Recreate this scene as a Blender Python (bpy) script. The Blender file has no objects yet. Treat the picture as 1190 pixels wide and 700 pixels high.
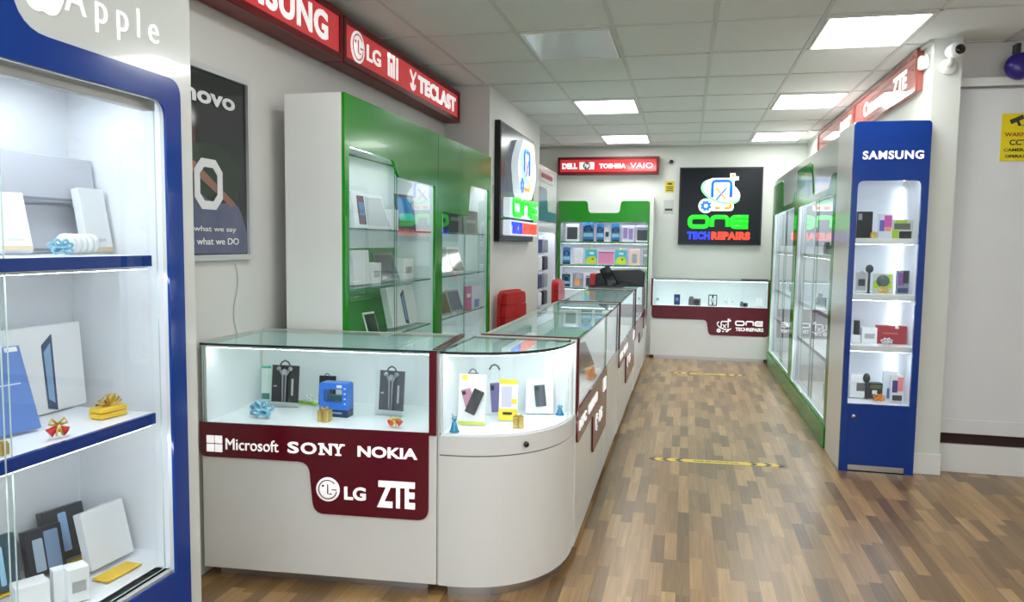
import bpy, bmesh, math, random
from mathutils import Vector, Matrix
random.seed(7)
PI = math.pi
SC = bpy.context.scene
COL = SC.collection
def R(d): return math.radians(d)

# ------------------------------------------------------------------ camera
F_PX, YAW, PITCH, ROLL = 870.0, 0.22691555, 0.07913169, 0.01244968
yaw = -YAW
fw = Vector((math.sin(yaw)*math.cos(PITCH), math.cos(yaw)*math.cos(PITCH), -math.sin(PITCH)))
r0 = Vector((math.cos(yaw), -math.sin(yaw), 0)); u0 = r0.cross(fw)
rt = math.cos(ROLL)*r0 + math.sin(ROLL)*u0; up = -math.sin(ROLL)*r0 + math.cos(ROLL)*u0
cd = bpy.data.cameras.new('camera'); cam = bpy.data.objects.new('camera', cd); COL.objects.link(cam)
cam.matrix_world = Matrix(((rt.x, up.x, -fw.x, 0), (rt.y, up.y, -fw.y, 0), (rt.z, up.z, -fw.z, 1.5), (0, 0, 0, 1)))
cd.sensor_fit = 'HORIZONTAL'; cd.sensor_width = 36.0; cd.lens = 36.0*F_PX/1190.0
cd.clip_start = 0.05; cd.clip_end = 100
SC.camera = cam

# ------------------------------------------------------------------ world, exposure, light levels
W = bpy.data.worlds.new('world'); SC.world = W; W.use_nodes = True
W.node_tree.nodes['Background'].inputs[0].default_value = (0.86, 0.93, 1.0, 1)
W.node_tree.nodes['Background'].inputs[1].default_value = 2.4
SC.view_settings.view_transform = 'Standard'; SC.view_settings.look = 'None'
SC.view_settings.gamma = 1.0; SC.view_settings.use_curve_mapping = False
SC.view_settings.exposure = 0.0
PANEL = 14.8        # emission of each ceiling panel
LED = 34.0           # emission of cabinet strips
SIGN = 1.0

# ------------------------------------------------------------------ materials
MATS = {}
def newmat(name):
    m = bpy.data.materials.new(name); m.use_nodes = True; MATS[name] = m
    return m, m.node_tree, m.node_tree.nodes['Principled BSDF']
def mat(name, col, rough=0.5, metal=0.0, coat=0.0, emit=None, estr=1.0, spec=0.5, noise=0.0):
    if name in MATS: return MATS[name]
    m, nt, b = newmat(name)
    b.inputs['Base Color'].default_value = (*col, 1); b.inputs['Roughness'].default_value = rough
    b.inputs['Metallic'].default_value = metal; b.inputs['Coat Weight'].default_value = coat
    b.inputs['Specular IOR Level'].default_value = spec
    if noise:
        tc = nt.nodes.new('ShaderNodeTexCoord'); n = nt.nodes.new('ShaderNodeTexNoise'); n.inputs['Scale'].default_value = 6
        n.inputs['Detail'].default_value = 4
        mx = nt.nodes.new('ShaderNodeMixRGB'); mx.inputs[1].default_value = (*[c*(1-noise) for c in col], 1); mx.inputs[2].default_value = (*[min(1, c*(1+noise)) for c in col], 1)
        nt.links.new(tc.outputs['Object'], n.inputs['Vector']); nt.links.new(n.outputs['Fac'], mx.inputs[0]); nt.links.new(mx.outputs[0], b.inputs['Base Color'])
    if emit:
        b.inputs['Emission Color'].default_value = (*emit, 1); b.inputs['Emission Strength'].default_value = estr
    return m
def glassmat(name, tint, ior=1.5):
    m = bpy.data.materials.new(name); m.use_nodes = True; nt = m.node_tree; nt.nodes.clear(); MATS[name] = m
    o = nt.nodes.new('ShaderNodeOutputMaterial'); t = nt.nodes.new('ShaderNodeBsdfTransparent'); g = nt.nodes.new('ShaderNodeBsdfGlossy')
    f = nt.nodes.new('ShaderNodeFresnel'); mx = nt.nodes.new('ShaderNodeMixShader')
    t.inputs[0].default_value = (*tint, 1); g.inputs['Roughness'].default_value = 0.0; f.inputs['IOR'].default_value = ior
    ge = nt.nodes.new('ShaderNodeNewGeometry'); sb = nt.nodes.new('ShaderNodeMath'); sb.operation = 'SUBTRACT'; sb.inputs[0].default_value = 1; ml = nt.nodes.new('ShaderNodeMath'); ml.operation = 'MULTIPLY'
    nt.links.new(ge.outputs['Backfacing'], sb.inputs[1]); nt.links.new(f.outputs[0], ml.inputs[0]); nt.links.new(sb.outputs[0], ml.inputs[1]); nt.links.new(ml.outputs[0], mx.inputs[0]); nt.links.new(t.outputs[0], mx.inputs[1]); nt.links.new(g.outputs[0], mx.inputs[2]); nt.links.new(mx.outputs[0], o.inputs[0])
    return m
WHITE = mat('white_laminate', (.80, .81, .79), .22, coat=.2, noise=.02)
INNER = mat('white_interior', (.86, .88, .92), .4)
GREYW = mat('pale_grey_laminate', (.66, .69, .66), .16, coat=.3, noise=.02)
MAROON = mat('maroon_gloss', (.125, .004, .014), .15, coat=.15, spec=.4, noise=.03)
BLUE = mat('blue_gloss', (.003, .040, .27), .16, coat=.1, spec=.35, noise=.03)
BLUE2 = mat('blue_pale', (.05, .16, .30), .2, coat=.4)
GREEN = mat('green_gloss', (.010, .25, .008), .16, coat=.1, spec=.35, noise=.03)
METAL = mat('brushed_metal', (.6, .6, .6), .3, 1.0)
CHROME = mat('chrome', (.75, .75, .75), .12, 1.0)
DARKM = mat('dark_metal', (.05, .05, .055), .35, .6)
BLACK = mat('black_plastic', (.012, .012, .014), .3)
BLACKG = mat('black_gloss', (.004, .004, .006), .07, coat=.3)
SCREEN = mat('dark_screen', (.02, .03, .05), .06, coat=.5)
PAPER = mat('white_card', (.85, .86, .88), .35)
WALLM = mat('wall_paint', (.68, .67, .64), .6, noise=.03)
WALLW = mat('wall_paint_cool', (.70, .72, .67), .6, noise=.03)
PANELW = mat('white_door_panel', (.76, .77, .78), .4, noise=.03)
GLASS = glassmat('clear_glass', (.97, .99, .98))
GLASSG = glassmat('green_tint_glass', (.86, .97, .93))
PLASTIC = glassmat('clear_plastic', (.97, .97, .97), 1.35)
GEDGE = mat('glass_edge', (.03, .22, .15), .1, coat=.5)
GEDGEP = mat('pale_glass_edge', (.50, .60, .58), .2)
GEDGED = mat('dark_glass_edge', (.006, .03, .025), .1, coat=.5)
LEDM = mat('led_strip_light', (.9, .95, 1), .4, emit=(.86, .92, 1.0), estr=LED)
WGLOW = mat('glowing_white_letters', (.9, .9, .9), .4, emit=(1, 1, 1), estr=.55)  # glow also put into letters and logos that have no lamp
REDLIT = mat('backlit_red_acrylic', (.45, .03, .035), .12, coat=.3, emit=(.62, .045, .05), estr=.55)
REDFR = mat('dark_red_frame', (.15, .006, .008), .4, spec=.3)
REDSHEEN = mat('red_acrylic_painted_sheen', (.52, .10, .08), .08, coat=.8, emit=(.6, .12, .10), estr=.15)  # unlit red acrylic; ceiling light reflection put into the paler colour and faint glow
DIFF = mat('ceiling_light_diffuser', (1, 1, 1), .5, emit=(.97, 1, .99), estr=PANEL)
LEATHER = mat('red_leather', (.50, .008, .010), .35, coat=.2, noise=.06)
GOLD = mat('gold_foil', (.75, .52, .12), .3, .7)
YELLOW = mat('yellow_card', (.90, .58, .04), .5)
CABLE = mat('white_cable', (.6, .6, .58), .5)
def col(name, c, rough=.35, **k): return mat(name, c, rough, **k)

def floor_mat():
    m, nt, b = newmat('oak_strip_laminate'); N = nt.nodes.new; L = nt.links.new
    tc = N('ShaderNodeTexCoord'); sp = N('ShaderNodeSeparateXYZ'); L(tc.outputs['Object'], sp.inputs[0])
    def mth(op, a, bb=None, v=None):
        n = N('ShaderNodeMath'); n.operation = op
        if hasattr(a, 'links'): L(a, n.inputs[0])
        else: n.inputs[0].default_value = a
        if bb is not None:
            if hasattr(bb, 'links'): L(bb, n.inputs[1])
            else: n.inputs[1].default_value = bb
        return n.outputs[0]
    xs = mth('DIVIDE', sp.outputs[0], .060); ix = mth('FLOOR', xs); fx = mth('FRACT', xs)
    wn = N('ShaderNodeTexWhiteNoise'); wn.noise_dimensions = '1D'; L(ix, wn.inputs['W'])
    ys = mth('ADD', mth('DIVIDE', sp.outputs[1], .34), mth('MULTIPLY', wn.outputs['Value'], 9.7)); iy = mth('FLOOR', ys); fy = mth('FRACT', ys)
    cb = N('ShaderNodeCombineXYZ'); L(ix, cb.inputs[0]); L(iy, cb.inputs[1])
    w2 = N('ShaderNodeTexWhiteNoise'); w2.noise_dimensions = '2D'; L(cb.outputs[0], w2.inputs['Vector'])
    cr = N('ShaderNodeValToRGB'); e = cr.color_ramp; e.elements[0].color = (.150, .082, .030, 1); e.elements[1].color = (.41, .248, .098, 1)
    e.elements[0].position = 0.0; e.elements[1].position = 1.0
    for p, c in ((.22, (.205, .118, .042, 1)), (.45, (.28, .160, .062, 1)), (.7, (.34, .198, .077, 1))):
        q = e.elements.new(p); q.color = c
    L(w2.outputs['Value'], cr.inputs[0])
    cb2 = N('ShaderNodeCombineXYZ'); L(mth('MULTIPLY', sp.outputs[0], 60), cb2.inputs[0]); L(mth('MULTIPLY', sp.outputs[1], 2.6), cb2.inputs[1]); L(mth('MULTIPLY', w2.outputs['Value'], 40), cb2.inputs[2])
    ns = N('ShaderNodeTexNoise'); ns.inputs['Scale'].default_value = 1.0; ns.inputs['Detail'].default_value = 5; ns.inputs['Distortion'].default_value = .6; L(cb2.outputs[0], ns.inputs['Vector'])
    gr = N('ShaderNodeMapRange'); L(ns.outputs['Fac'], gr.inputs[0]); gr.inputs[1].default_value = .3; gr.inputs[2].default_value = .7; gr.inputs[3].default_value = .78; gr.inputs[4].default_value = 1.18
    ex = mth('MULTIPLY', mth('GREATER_THAN', fx, .02), mth('GREATER_THAN', fy, .005))
    eg = mth('ADD', mth('MULTIPLY', ex, .3), .7)
    mul = N('ShaderNodeVectorMath'); mul.operation = 'SCALE'; L(cr.outputs[0], mul.inputs[0]); L(mth('MULTIPLY', gr.outputs[0], eg), mul.inputs['Scale'])
    L(mul.outputs[0], b.inputs['Base Color']); b.inputs['Roughness'].default_value = .33; b.inputs['Coat Weight'].default_value = .25; b.inputs['Coat Roughness'].default_value = .25
    return m
def ceil_mat():
    m, nt, b = newmat('mineral_ceiling_tile'); N = nt.nodes.new; L = nt.links.new
    tc = N('ShaderNodeTexCoord'); ns = N('ShaderNodeTexNoise'); ns.inputs['Scale'].default_value = 90; ns.inputs['Detail'].default_value = 3
    L(tc.outputs['Object'], ns.inputs['Vector'])
    mx = N('ShaderNodeMixRGB'); mx.inputs[1].default_value = (.66, .67, .65, 1); mx.inputs[2].default_value = (.80, .81, .79, 1); L(ns.outputs['Fac'], mx.inputs[0]); L(mx.outputs[0], b.inputs['Base Color'])
    b.inputs['Roughness'].default_value = .8
    return m
FLOORM = floor_mat(); CEILM = ceil_mat()

# ------------------------------------------------------------------ helpers
def tag(o, label=None, cat=None, group=None, kind=None):
    if label: o['label'] = label
    if cat: o['category'] = cat
    if group: o['group'] = group
    if kind: o['kind'] = kind
    return o
def thing(name, label, cat, loc=(0, 0, 0), rz=0, group=None, rx=0):
    o = bpy.data.objects.new(name, None); COL.objects.link(o); o.empty_display_size = .05
    o.location = loc; o.rotation_euler = (R(rx), 0, R(rz))
    return tag(o, label, cat, group)
class MB:
    def __init__(s): s.v = []; s.f = []; s.mi = []; s.sm = []
    def add(s, vs, fs, mi=0, smooth=False):
        o = len(s.v); s.v += [tuple(v) for v in vs]; s.f += [tuple(i+o for i in f) for f in fs]; s.mi += [mi]*len(fs); s.sm += [smooth]*len(fs); return s
    def box(s, x0, x1, y0, y1, z0, z1, mi=0, M=None):
        vs = [Vector((x, y, z)) for z in (z0, z1) for y in (y0, y1) for x in (x0, x1)]
        if M: vs = [M @ v for v in vs]
        return s.add(vs, [(0, 2, 3, 1), (4, 5, 7, 6), (0, 1, 5, 4), (2, 6, 7, 3), (0, 4, 6, 2), (1, 3, 7, 5)], mi)
    def prism(s, pts, a, b, axis='z', mi=0, smooth=False):
        n = len(pts)
        def P(p, h): return (p[0], p[1], h) if axis == 'z' else ((p[0], h, p[1]) if axis == 'y' else (h, p[0], p[1]))
        vs = [P(p, a) for p in pts]+[P(p, b) for p in pts]
        s.add(vs, [tuple(range(n))[::-1], tuple(range(n, 2*n))], mi)
        o = len(s.v)-2*n
        for i in range(n):
            j = (i+1) % n; s.f.append((o+i, o+j, o+n+j, o+n+i)); s.mi.append(mi); s.sm.append(smooth)
        return s
    def lathe(s, prof, c=(0, 0, 0), n=24, axis='z', mi=0, M=None):
        vs = []
        for r, h in prof:
            for k in range(n):
                a = 2*PI*k/n; p = (r*math.cos(a), r*math.sin(a), h)
                if axis == 'y': p = (p[0], h, p[1])
                if axis == 'x': p = (h, p[0], p[1])
                v = Vector(p)
                if M: v = M @ v
                vs.append(v+Vector(c))
        fs = []
        for i in range(len(prof)-1):
            for k in range(n):
                a = i*n+k; b = i*n+(k+1) % n; fs.append((a, b, b+n, a+n))
        fs.append(tuple(range(n))[::-1]); fs.append(tuple(range((len(prof)-1)*n, len(prof)*n)))
        return s.add(vs, fs, mi, True)
    def tube(s, pts, r, n=8, closed=False, mi=0, flat=1.0):
        P = [Vector(p) for p in pts]; m = len(P); vs = []
        ref = Vector((0, 1, 0))
        for i in range(m):
            a = P[(i-1) % m] if (closed or i > 0) else P[i]; b = P[(i+1) % m] if (closed or i < m-1) else P[i]
            t = (b-a).normalized(); q = ref if abs(t.dot(ref)) < .95 else Vector((1, 0, 0))
            u = t.cross(q).normalized(); w = u.cross(t).normalized()
            rr = r[i] if isinstance(r, (list, tuple)) else r
            for k in range(n):
                an = 2*PI*k/n; vs.append(P[i]+u*rr*math.cos(an)+w*rr*flat*math.sin(an))
        fs = []
        for i in range(m if closed else m-1):
            j = (i+1) % m
            for k in range(n): fs.append((i*n+k, i*n+(k+1) % n, j*n+(k+1) % n, j*n+k))
        if not closed: fs += [tuple(range(n))[::-1], tuple(range((m-1)*n, m*n))]
        return s.add(vs, fs, mi, True)
    def ball(s, c, rx, ry=None, rz=None, n=14, mi=0):
        ry = ry or rx; rz = rz or rx
        prof = [(math.sin(PI*i/8), -math.cos(PI*i/8)) for i in range(9)]; prof[0] = (.02, -1); prof[-1] = (.02, 1)
        return s.lathe(prof, c, n, mi=mi, M=Matrix.Diagonal((rx, ry, rz)))
    def build(s, name, ms, parent=None, bev=0.0, seg=2):
        me = bpy.data.meshes.new(name); me.from_pydata(s.v, [], s.f)
        if not isinstance(ms, (list, tuple)): ms = [ms]
        for m in ms: me.materials.append(m)
        me.polygons.foreach_set('material_index', s.mi); me.polygons.foreach_set('use_smooth', s.sm); me.update()
        bm = bmesh.new(); bm.from_mesh(me); bmesh.ops.recalc_face_normals(bm, faces=bm.faces); bm.to_mesh(me); bm.free()
        o = bpy.data.objects.new(name, me); COL.objects.link(o)
        if parent: o.parent = parent
        if bev:
            md = o.modifiers.new('bevel', 'BEVEL'); md.width = bev; md.segments = seg; md.limit_method = 'ANGLE'; md.angle_limit = R(40)
        return o
def bx(name, m, p, x0, x1, y0, y1, z0, z1, bev=0.0): return MB().box(x0, x1, y0, y1, z0, z1).build(name, m, p, bev)
def pane(name, p, x0, x1, y0, y1, z0, z1, edge=GEDGE, g=None):
    """a thin sheet of glass whose narrow faces show the dark green of cut glass"""
    b = MB().box(x0, x1, y0, y1, z0, z1); d = [x1-x0, y1-y0, z1-z0]; t = d.index(min(d))
    axes = [2, 2, 1, 1, 0, 0]; b.mi = [0 if ax == t else 1 for ax in axes]
    return b.build(name, [g or GLASS, edge], p)
def rpoly(pts, n=6):
    """polygon with rounded corners from (x, z, radius)"""
    out = []; m = len(pts)
    for i in range(m):
        p = Vector(pts[i][:2]); r = pts[i][2] if len(pts[i]) > 2 else 0
        if r <= 0: out.append((p.x, p.y)); continue
        a = (Vector(pts[i-1][:2])-p); b = (Vector(pts[(i+1) % m][:2])-p); la, lb = a.length, b.length
        r_ = min(r, la*.49, lb*.49); A = p+a.normalized()*r_; B = p+b.normalized()*r_
        for k in range(n+1):
            t = k/n; q = A*(1-t)**2+p*2*t*(1-t)+B*t*t; out.append((q.x, q.y))
    return out
def curve_mesh(cu):
    o = bpy.data.objects.new('tmp', cu); COL.objects.link(o)
    dg = bpy.context.evaluated_depsgraph_get(); dg.update()
    me = bpy.data.meshes.new_from_object(o.evaluated_get(dg)); bpy.data.objects.remove(o); bpy.data.curves.remove(cu)
    return me
def finish(name, me, m, p):
    me.materials.clear(); me.materials.append(m); me.name = name
    o = bpy.data.objects.new(name, me); COL.objects.link(o)
    if p: o.parent = p
    return o
def panel(name, m, p, outline, holes=(), y=0.0, t=.01, bevel=0.0):
    """flat board in the local XZ plane, front face at y-t, with rounded outline and holes"""
    cu = bpy.data.curves.new('c', 'CURVE'); cu.dimensions = '2D'; cu.fill_mode = 'BOTH'; cu.extrude = t/2
    for poly in [outline]+list(holes):
        sp = cu.splines.new('POLY'); sp.points.add(len(poly)-1)
        for i, q in enumerate(poly): sp.points[i].co = (q[0], q[1], 0, 1)
        sp.use_cyclic_u = True
    me = curve_mesh(cu)
    for v in me.vertices: x, yy, z = v.co; v.co = (x, y-t/2-z, yy)
    return finish(name, me, m, p)
def text(name, s, m, p, x0, x1, z0, z1, y=0.0, t=.004, bold=0.0, sp=1.0, shear=0.0, plane='xz'):
    cu = bpy.data.curves.new('t', 'FONT'); cu.body = s; cu.extrude = .5; cu.offset = bold; cu.space_character = sp; cu.shear = shear; cu.resolution_u = 4
    me = curve_mesh(cu)
    xs = [v.co.x for v in me.vertices]; ys = [v.co.y for v in me.vertices]
    ax, bxx, ay, by = min(xs), max(xs), min(ys), max(ys)
    for v in me.vertices:
        X = x0+(v.co.x-ax)/(bxx-ax)*(x1-x0); Zz = z0+(v.co.y-ay)/(by-ay)*(z1-z0); d = v.co.z*t
        v.co = (X, y-t/2-d, Zz) if plane == 'xz' else (X, Zz, y+t/2+d)
    return finish(name, me, m, p)
def arc(cx, cz, r, a0, a1, n=16, y=0, rz=None):
    rz = rz or r
    return [(cx+r*math.cos(R(a0+(a1-a0)*i/n)), y, cz+rz*math.sin(R(a0+(a1-a0)*i/n))) for i in range(n+1)]
def struct(o): o['kind'] = 'structure'; return o

# ------------------------------------------------------------------ the room
CZ = 2.82; XL = -2.06; XR = 1.50; YB = 10.45; YF = -2.2; XA = 2.9
struct(bx('floor', FLOORM, None, XL-.1, XA+.1, YF-.1, YB+.1, -.05, 0))
struct(bx('ceiling', CEILM, None, XL-.1, XA+.1, YF-.1, YB+.1, CZ, CZ+.05))
struct(bx('wall_left', WALLM, None, XL-.1, XL, YF, YB, 0, CZ))
struct(bx('wall_back', WALLW, None, XL-.1, XR+.17, YB, YB+.1, 0, CZ))
struct(bx('wall_right', WALLW, None, XR, XR+.165, 5.35, YB, 0, CZ))
struct(bx('wall_pier', WALLM, None, XL, -1.66, 6.26, 8.5, 0, CZ, .004))
struct(bx('wall_alcove', WALLM, None, XR+.165, XA+.1, 5.5, 5.6, 0, CZ))
struct(bx('wall_side', WALLM, None, XA, XA+.1, YF, 5.5, 0, CZ))
f = MB()
f.box(XL-.1, XA+.1, YF-.1, YF, 0, .4).box(XL-.1, XA+.1, YF-.1, YF, 2.55, CZ).box(XL-.1, XL+.3, YF-.1, YF, .4, 2.55).box(XA-.3, XA+.1, YF-.1, YF, .4, 2.55)
struct(f.build('wall_front', WALLM))
struct(bx('baseboard_alcove', WHITE, None, XR+.165, XA, 5.44, 5.5, 0, .19, .004))
struct(bx('baseboard_column', WHITE, None, XR+.0, XR+.175, 5.335, 5.35, 0, .14, .004))
struct(bx('trim_1', WHITE, None, XR+.165, XA, 5.43, 5.5, 2.53, 2.585, .004))
struct(bx('trim_2', mat('dark_bristle', (.035, .015, .012), .9, noise=.5), None, XR+.168, XA, 5.47, 5.5, .19, .262))
d1 = struct(bx('door_1', PANELW, None, XR+.185, XA-.02, 5.45, 5.498, .264, 2.515, .003))
bx('bottom_rail', PANELW, d1, XR+.187, XA-.02, 5.442, 5.45, .264, .36, .003)
# suspended ceiling grid
GX = [-1.69+.607*k for k in range(-1, 9)]; GY = [4.70+.766*k for k in range(-9, 8)]
g = MB()
for x in GX:
    if XL < x < XA: g.box(x-.012, x+.012, YF, YB, CZ-.006, CZ+.001)
for y in GY: g.box(XL, XA, y-.012, y+.012, CZ-.006, CZ+.001)
struct(g.build('trim_3', mat('ceiling_grid_white', (.60, .60, .57), .5)))
struct(MB().box(XL, XR, YB-.03, YB, CZ-.025, CZ-.001).box(XL, XL+.025, YF, YB, CZ-.025, CZ-.001).box(XR-.025, XR, 5.35, YB, CZ-.025, CZ-.001).build('trim_4', mat('ceiling_edge_trim', (.58, .58, .55), .5)))

def ceiling_light(ix, iy, label, lit=True, group=None):
    x0, x1 = GX[ix]+.02, GX[ix+1]-.02; y0, y1 = GY[iy]+.025, GY[iy+1]-.025
    t = thing('ceiling_light', label, 'ceiling light', ((x0+x1)/2, (y0+y1)/2, CZ-.001), 0, group); w, d = (x1-x0)/2, (y1-y0)/2
    MB().box(-w, w, -d, -d+.014, -.014, 0).box(-w, w, d-.014, d, -.014, 0).box(-w, -w+.014, -d+.014, d-.014, -.014, 0).box(w-.014, w, -d+.014, d-.014, -.014, 0).build('frame', mat('light_frame', (.75, .75, .72), .4), t)
    bx('diffuser', DIFF if lit else mat('unlit_diffuser', (.66, .67, .66), .25, coat=.3), t, -w+.014, w-.014, -d+.014, d-.014, -.010, -.001)
# columns of the grid: GX[2]=-1.08, GX[5]=0.74 ; rows: GY[9]=4.70, GY[12]=7.00, GY[15]=9.30
ceiling_light(5, 9, 'lit square ceiling panel nearest the camera, above the slim blue tower')
ceiling_light(5, 12, 'lit ceiling panel, middle one of the right hand row of three')
ceiling_light(5, 15, 'lit ceiling panel, farthest of the right hand row near the back wall')
ceiling_light(2, 12, 'lit ceiling panel, nearer of the two above the glass counters')
ceiling_light(2, 15, 'lit ceiling panel, farther of the two on the left near the back wall')
ceiling_light(2, 9, 'unlit glossy ceiling panel in the left row', lit=False)
for ix, iy in ((2, 6), (5, 6), (2, 3), (5, 3), (2, 0), (5, 0)):
    ceiling_light(ix, iy, 'lit ceiling panel behind the camera', group='ceiling panels behind the camera')

# ------------------------------------------------------------------ floor tapes
def floor_tape(label, x0, x1, y, rz):
    w = (x1-x0)/2; t = thing('floor_tape', label, 'floor tape', ((x0+x1)/2, y, .0005), rz)
    YT = mat('yellow_tape', (.74, .56, .06), .45, noise=.15); KT = mat('dark_tape_print', (.10, .095, .09), .6)
    MB().box(-w, w, -.035, .035, 0, .0012).build('strip', YT, t)
    for s in (-1, 1):
        for off in (.20, .105, .02):
            a = s*(w-off); MB().prism([(a, -.035), (a+s*.03, -.035), (a+s*.06, 0), (a+s*.03, .035), (a, .035), (a+s*.03, 0)], .0012, .002).build('chevron', KT, t)

    text('lettering', 'PLEASE KEEP A SAFE DISTANCE', KT, t, -w+.27, w-.27, -.012, .012, .0014, .0008, .01, plane='xy')
floor_tape('yellow floor tape with dark chevrons, nearer one in the aisle', -.173, .665, 5.25, 4.5)
floor_tape('yellow floor tape with dark chevrons, farther one before the back counter', -.104, .68, 8.86, 4.5)

# ------------------------------------------------------------------ logo artwork shared by signs
def tube_strokes(name, strokes, m, p, r, y, flat=.35):
    b = MB()
    for st in strokes:
        pts, cl = st; b.tube([(x, y, z) for x, z in pts], r, 8, cl, flat=flat)
    return b.build(name, m, p)
def rrect(x0, x1, z0, z1, r): return rpoly([(x0, z0, r), (x1, z0, r), (x1, z1, r), (x0, z1, r)], 5)
def one_word(x0, x1, z0, z1):
    W_ = x1-x0; h = z1-z0; lw = W_*.31; r = h*.42
    O = (rrect(x0, x0+lw, z0, z1, r), True)
    n0 = x0+W_*.385; N_ = (rpoly([(n0, z0), (n0, z1, r), (n0+lw*.86, z1, r), (n0+lw*.86, z0)], 5), False)
    e0 = x0+W_*.72; E_ = (rpoly([(x1, z1), (e0, z1, r), (e0, z0, r), (x1, z0)], 5), False); E2 = ([(e0+.15*h, (z0+z1)/2), (x1, (z0+z1)/2)], False)
    return [O, N_, E_, E2]
def repair_logo(p, cx, cz, s, y, mono=None, backing=True, emit=1.0):
    """phone outline with tools, ring and gear; s = overall height"""
    def cm(n, c): return mono or mat('logo_'+n, c, .3, emit=c, estr=emit)
    Wt = cm('white', (.9, .95, 1)); Bl = cm('blue', (.01, .14, .75)); Or = cm('orange', (1, .28, .03)); Gr = cm('mint', (.25, .9, .35))
    def C(x, z): return (cx+x*s, cz+z*s)
    if backing and not mono:
        el = [C(.47*math.cos(a)*math.cos(-.35)-.27*math.sin(a)*math.sin(-.35), .06+.47*math.cos(a)*math.sin(-.35)+.27*math.sin(a)*math.cos(-.35)) for a in [2*PI*k/40 for k in range(40)]]
        panel('logo_backing', Wt, p, el, (), y, .008)
        panel('phone_backing', Wt, p, rpoly([(*C(-.26, -.40), .09*s), (*C(.31, -.40), .09*s), (*C(.31, .38), .09*s), (*C(-.26, .38), .09*s)]), (), y, .0085)
        g_ = MB().lathe([(.175*s, y-.0088), (.175*s, y)], (C(-.33, -.28)[0], 0, C(-.33, -.28)[1]), 20, 'y'); g_.build('gear_backing', Wt, p)
    r = .035*s
    tube_strokes('phone_top', [(rpoly([C(-.19, -.08), (*C(-.19, .31), .09*s), (*C(.24, .31), .09*s), C(.24, -.08)]), False)], Bl, p, r, y-.010)
    tube_strokes('phone_base', [(rpoly([C(.24, -.16), (*C(.24, -.33), .09*s), C(.10, -.33)]), False), ([C(0, -.33), C(-.12, -.33)], False)], Or, p, r, y-.010)
    tube_strokes('screwdriver', [([C(-.10, .14), C(.12, -.12)], False)], Or, p, r*.6, y-.011)
    tube_strokes('wrench', [([C(.14, .15), C(-.10, -.14)], False)], Bl if not mono else mono, p, r*.6, y-.011)
    ring = [C(.45*math.cos(a)*math.cos(-.35)-.22*math.sin(a)*math.sin(-.35), .04+.45*math.cos(a)*math.sin(-.35)+.22*math.sin(a)*math.cos(-.35)) for a in [R(150+k*8) for k in range(27)]]
    tube_strokes('swoosh', [(ring, False)], Gr, p, r*.8, y-.012)
    gx, gz = C(-.33, -.28); gear = []
    for k in range(32): a = 2*PI*k/32; rr = (.135 if (k//2) % 2 else .105)*s; gear.append((gx+rr*math.cos(a), gz+rr*math.sin(a)))
    hole = [(gx+.045*s*math.cos(2*PI*k/16), gz+.045*s*math.sin(2*PI*k/16)) for k in range(16)]
    panel('gear', Bl, p, gear, [hole], y-.009, .005)
    sq = MB()
    for dx, dz, q in ((.27, .43, .06), (.36, .37, .045), (.28, .34, .04)):
        x, z = C(dx, dz); sq.box(x-q*s, x+q*s, y-.010, y-.002, z-q*s, z+q*s)
    sq.build('pixels', Wt, p)
    a, b_ = C(.27, .43); MB().box(a-.03*s, a+.03*s, y-.013, y-.010, b_-.03*s, b_+.03*s).build('pixel_core', Or, p)
def one_sign(name, label, loc, rz, w, h, pier=False):
    t = thing(name, label, 'sign', loc, rz)
    panel('case', mat('sign_case_black', (.006, .006, .008), .35), t, [(-w/2, 0), (w/2, 0), (w/2, h), (-w/2, h)], (), 0, .05)
    panel('face', mat('sign_face', (.006, .009, .012), .22, spec=.25), t, [(-w/2+.02, .02), (w/2-.02, .02), (w/2-.02, h-.02), (-w/2+.02, h-.02)], (), -.05, .004)
    y = -.055
    if pier:
        y = -.11
        Wb = mat('raised_white_acrylic', (.8, .85, .9), .3, emit=(.8, .9, 1), estr=.5)
        panel('logo_block', Wb, t, rpoly([(-w*.15, h*.41, .07), (w*.20, h*.39, .07), (w*.36, h*.62, .12), (w*.26, h*.93, .07), (-w*.08, h*.92, .07), (-w*.24, h*.7, .12)]), (), -.05, .07)
        panel('word_block', Wb, t, rpoly([(-w*.42, h*.215, .03), (w*.40, h*.215, .03), (w*.40, h*.375, .03), (-w*.42, h*.375, .03)]), (), -.05, .07)
        panel('strip_block', Wb, t, rpoly([(-w*.42, h*.055, .015), (w*.40, h*.055, .015), (w*.40, h*.185, .015), (-w*.42, h*.185, .015)]), (), -.05, .07)
        y = -.122
    repair_logo(t, w*.0, h*.655, h*.54, y, backing=not pier, emit=1.0)
    G_ = mat('neon_green', (.02, .8, .02), .3, emit=(.01, .85, .02), estr=1.0)
    tube_strokes('green_word', one_word(-w*.36, w*.34, h*.235, h*.36), G_, t, h*.028, y-.006, .4)
    B_ = mat('neon_blue', (.01, .03, .8), .3, emit=(.02, .05, .95), estr=.9); R_ = mat('neon_red', (.8, .03, .01), .3, emit=(.95, .07, .03), estr=.9)
    text('blue_word', 'TECH', B_, t, -w*.39, -w*.11, h*.068, h*.172, y, .008, .075, 1.12)
    text('red_word', 'REPAIRS', R_, t, -w*.095, w*.37, h*.068, h*.172, y, .008, .075, 1.12)
    return t
one_sign('light_sign', 'black square light sign with green and red lettering on the back wall', (.425, YB, 1.49), 0, 1.07, 1.03)
one_sign('light_sign', 'black light sign with raised white edged lettering on the left pier', (-1.66, 7.19, 1.50), 90, 1.50, 1.06, True)

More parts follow.
